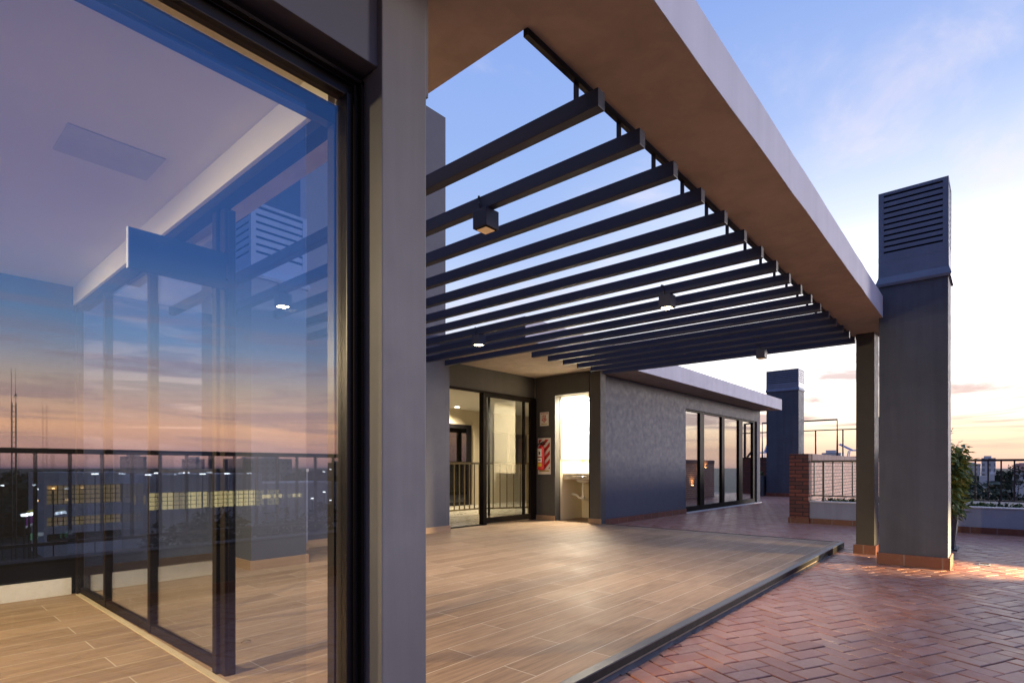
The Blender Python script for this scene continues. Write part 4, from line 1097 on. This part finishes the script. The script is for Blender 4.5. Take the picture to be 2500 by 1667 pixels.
# ------------------------------------------------------------------ world
wd = bpy.data.worlds.new('World'); sc.world = wd; wd.use_nodes = True
nt = wd.node_tree; bg = nt.nodes['Background']
tc = nn(nt, 'ShaderNodeTexCoord'); sp = nn(nt, 'ShaderNodeSeparateXYZ'); nt.links.new(tc.outputs['Generated'], sp.inputs[0])
X, Y, Z = sp.outputs
SUN_AZ = R(-8)
hl = math_(nt, 'SQRT', math_(nt, 'ADD', math_(nt, 'ADD', math_(nt, 'MULTIPLY', X, X), math_(nt, 'MULTIPLY', Y, Y)), 1e-4))
ca = math_(nt, 'DIVIDE', math_(nt, 'ADD', math_(nt, 'MULTIPLY', X, math.cos(SUN_AZ)), math_(nt, 'MULTIPLY', Y, math.sin(SUN_AZ))), hl)
f = math_(nt, 'SQRT', math_(nt, 'MAXIMUM', Z, 0.0))
GAIN = 3.2
def ramp(stops):
    r = nn(nt, 'ShaderNodeValToRGB'); cr = r.color_ramp; cr.interpolation = 'EASE' if False else 'LINEAR'
    while len(cr.elements) < len(stops): cr.elements.new(.5)
    for e, (z, c) in zip(cr.elements, stops):
        e.position = math.sqrt(z); e.color = tuple(v/GAIN for v in c) + (1,)
    nt.links.new(f, r.inputs[0]); return r.outputs[0]
A = ramp([(0, (.72, .50, .50)), (.03, (1.2, .80, .58)), (.06, (1.6, 1.18, .82)), (.09, (2.0, 1.7, 1.4)), (.125, (2.1, 2.0, 1.9)), (.25, (1.75, 1.75, 1.82)), (.36, (.86, .95, 1.15)), (.48, (.46, .60, .98)), (.63, (.28, .43, .88)), (.72, (.50, .62, 1.05)), (1, (.48, .60, 1.05))])
L = ramp([(0, (.75, .52, .48)), (.07, (1.3, 1.05, .85)), (.14, (1.2, 1.12, 1.12)), (.25, (.78, .87, 1.06)), (.37, (.42, .57, .94)), (.5, (.33, .49, .91)), (.62, (.28, .43, .88)), (1, (.34, .46, .86))])
B = ramp([(0, (.50, .33, .46)), (.025, (2.0, 1.05, .85)), (.06, (3.0, 1.55, .90)), (.125, (1.7, 1.30, 1.08)), (.19, (.62, .95, 1.5)), (.31, (.15, .38, 1.10)), (.55, (.08, .24, .78)), (.66, (.50, .68, 1.25)), (1, (.48, .60, 1.05))])
C = ramp([(0, (.04, .045, .085)), (.10, (.055, .07, .15)), (.25, (.07, .11, .27)), (.5, (.12, .20, .50)), (1, (.34, .46, .86))])
def sdot(a): return math_(nt, 'DIVIDE', math_(nt, 'ADD', math_(nt, 'MULTIPLY', X, math.cos(R(a))), math_(nt, 'MULTIPLY', Y, math.sin(R(a)))), hl)
mixA = mapr(nt, sdot(-90), .85, .35, 0, 1, True)
col = mixc(nt, mapr(nt, sdot(-8), .97, .66, 0, 1, True), A, L)
col = mixc(nt, mixA, B, col)
col = mixc(nt, mapr(nt, sdot(-35), .12, -.13, 0, 1, True), col, C)
# high thin cloud, projected on a flat layer
den = math_(nt, 'ADD', math_(nt, 'MAXIMUM', Z, 0), .10)
cv = nn(nt, 'ShaderNodeCombineXYZ'); nt.links.new(math_(nt, 'DIVIDE', X, den), cv.inputs[0]); nt.links.new(math_(nt, 'DIVIDE', Y, den), cv.inputs[1])
mp = nn(nt, 'ShaderNodeMapping'); mp.inputs['Scale'].default_value = (.8, 1.3, 1); mp.inputs['Rotation'].default_value = (0, 0, R(25)); mp.inputs['Location'].default_value = (1, 4, 0)
nt.links.new(cv.outputs[0], mp.inputs[0])
n1 = noise(nt, mp.outputs[0], 1.3, 7, .6, .5)
cl = math_(nt, 'MULTIPLY', mapr(nt, n1, .49, .74, 0, .6, True), math_(nt, 'MULTIPLY', mapr(nt, Z, .16, .3, 0, 1), mixA))
col = mixc(nt, cl, col, (1.05/GAIN, .93/GAIN, .98/GAIN))
# low streaks near the horizon
az = math_(nt, 'ARCTAN2', Y, X)
c2 = nn(nt, 'ShaderNodeCombineXYZ'); nt.links.new(math_(nt, 'MULTIPLY', az, 3.6), c2.inputs[0]); nt.links.new(math_(nt, 'MULTIPLY', Z, 36), c2.inputs[1])
n2 = noise(nt, c2.outputs[0], 1.15, 6, .58, .8)
lw = math_(nt, 'MULTIPLY', mapr(nt, n2, .46, .62, 0, .88, True), math_(nt, 'MULTIPLY', mapr(nt, Z, .02, .06, .3, 1), math_(nt, 'MULTIPLY', mapr(nt, Z, .13, .30, 1, 0), mapr(nt, mixA, 0, 1, .6, 1))))
dk = mixc(nt, mixA, (1.0/GAIN, .66/GAIN, .78/GAIN), (.66/GAIN, .47/GAIN, .47/GAIN))
col = mixc(nt, lw, col, dk)
bg.inputs[1].default_value = GAIN
nt.links.new(col, bg.inputs[0])
# a faint physical twilight sky on top
sky = nn(nt, 'ShaderNodeTexSky', sky_type='NISHITA', sun_disc=False); sky.sun_elevation = R(3); sky.sun_rotation = R(90) - SUN_AZ
bg2 = nn(nt, 'ShaderNodeBackground'); bg2.inputs[1].default_value = .004; nt.links.new(sky.outputs[0], bg2.inputs[0])
ad = nn(nt, 'ShaderNodeAddShader'); nt.links.new(bg.outputs[0], ad.inputs[0]); nt.links.new(bg2.outputs[0], ad.inputs[1])
nt.links.new(ad.outputs[0], nt.nodes['World Output'].inputs['Surface'])

sl_ = bpy.data.lights.new('sun', 'SUN'); sl_.energy = 1.9; sl_.angle = R(10); sl_.color = (1, .89, .84)
so = bpy.data.objects.new('sun', sl_); COL.objects.link(so)
e_ = R(5); a_ = R(-31)
so.rotation_euler = Vector((-math.cos(e_)*math.cos(a_), -math.cos(e_)*math.sin(a_), -math.sin(e_))).to_track_quat('-Z', 'Y').to_euler()

# ------------------------------------------------------------------ camera
cd = bpy.data.cameras.new('camera'); cam = bpy.data.objects.new('camera', cd); COL.objects.link(cam)
cam.location = (0, 0, 1.0); cam.rotation_euler = (R(90), 0, R(41.09 - 90))
cd.sensor_width = 36; cd.lens = 1364.7/2500*36; cd.shift_y = (1140.5 - 833.5)/2500
cd.clip_start = .02; cd.clip_end = 20000
sc.camera = cam
sc.view_settings.view_transform = 'Standard'; sc.view_settings.look = 'None'; sc.view_settings.exposure = 0; sc.view_settings.gamma = 1
try:
    sc.cycles.use_denoising = True; sc.cycles.denoiser = 'OPENIMAGEDENOISE'
    sc.cycles.max_bounces = 10; sc.cycles.transparent_max_bounces = 16; sc.cycles.glossy_bounces = 5; sc.cycles.diffuse_bounces = 4
    sc.cycles.sample_clamp_indirect = 5; sc.cycles.caustics_reflective = False; sc.cycles.caustics_refractive = False
except Exception: pass
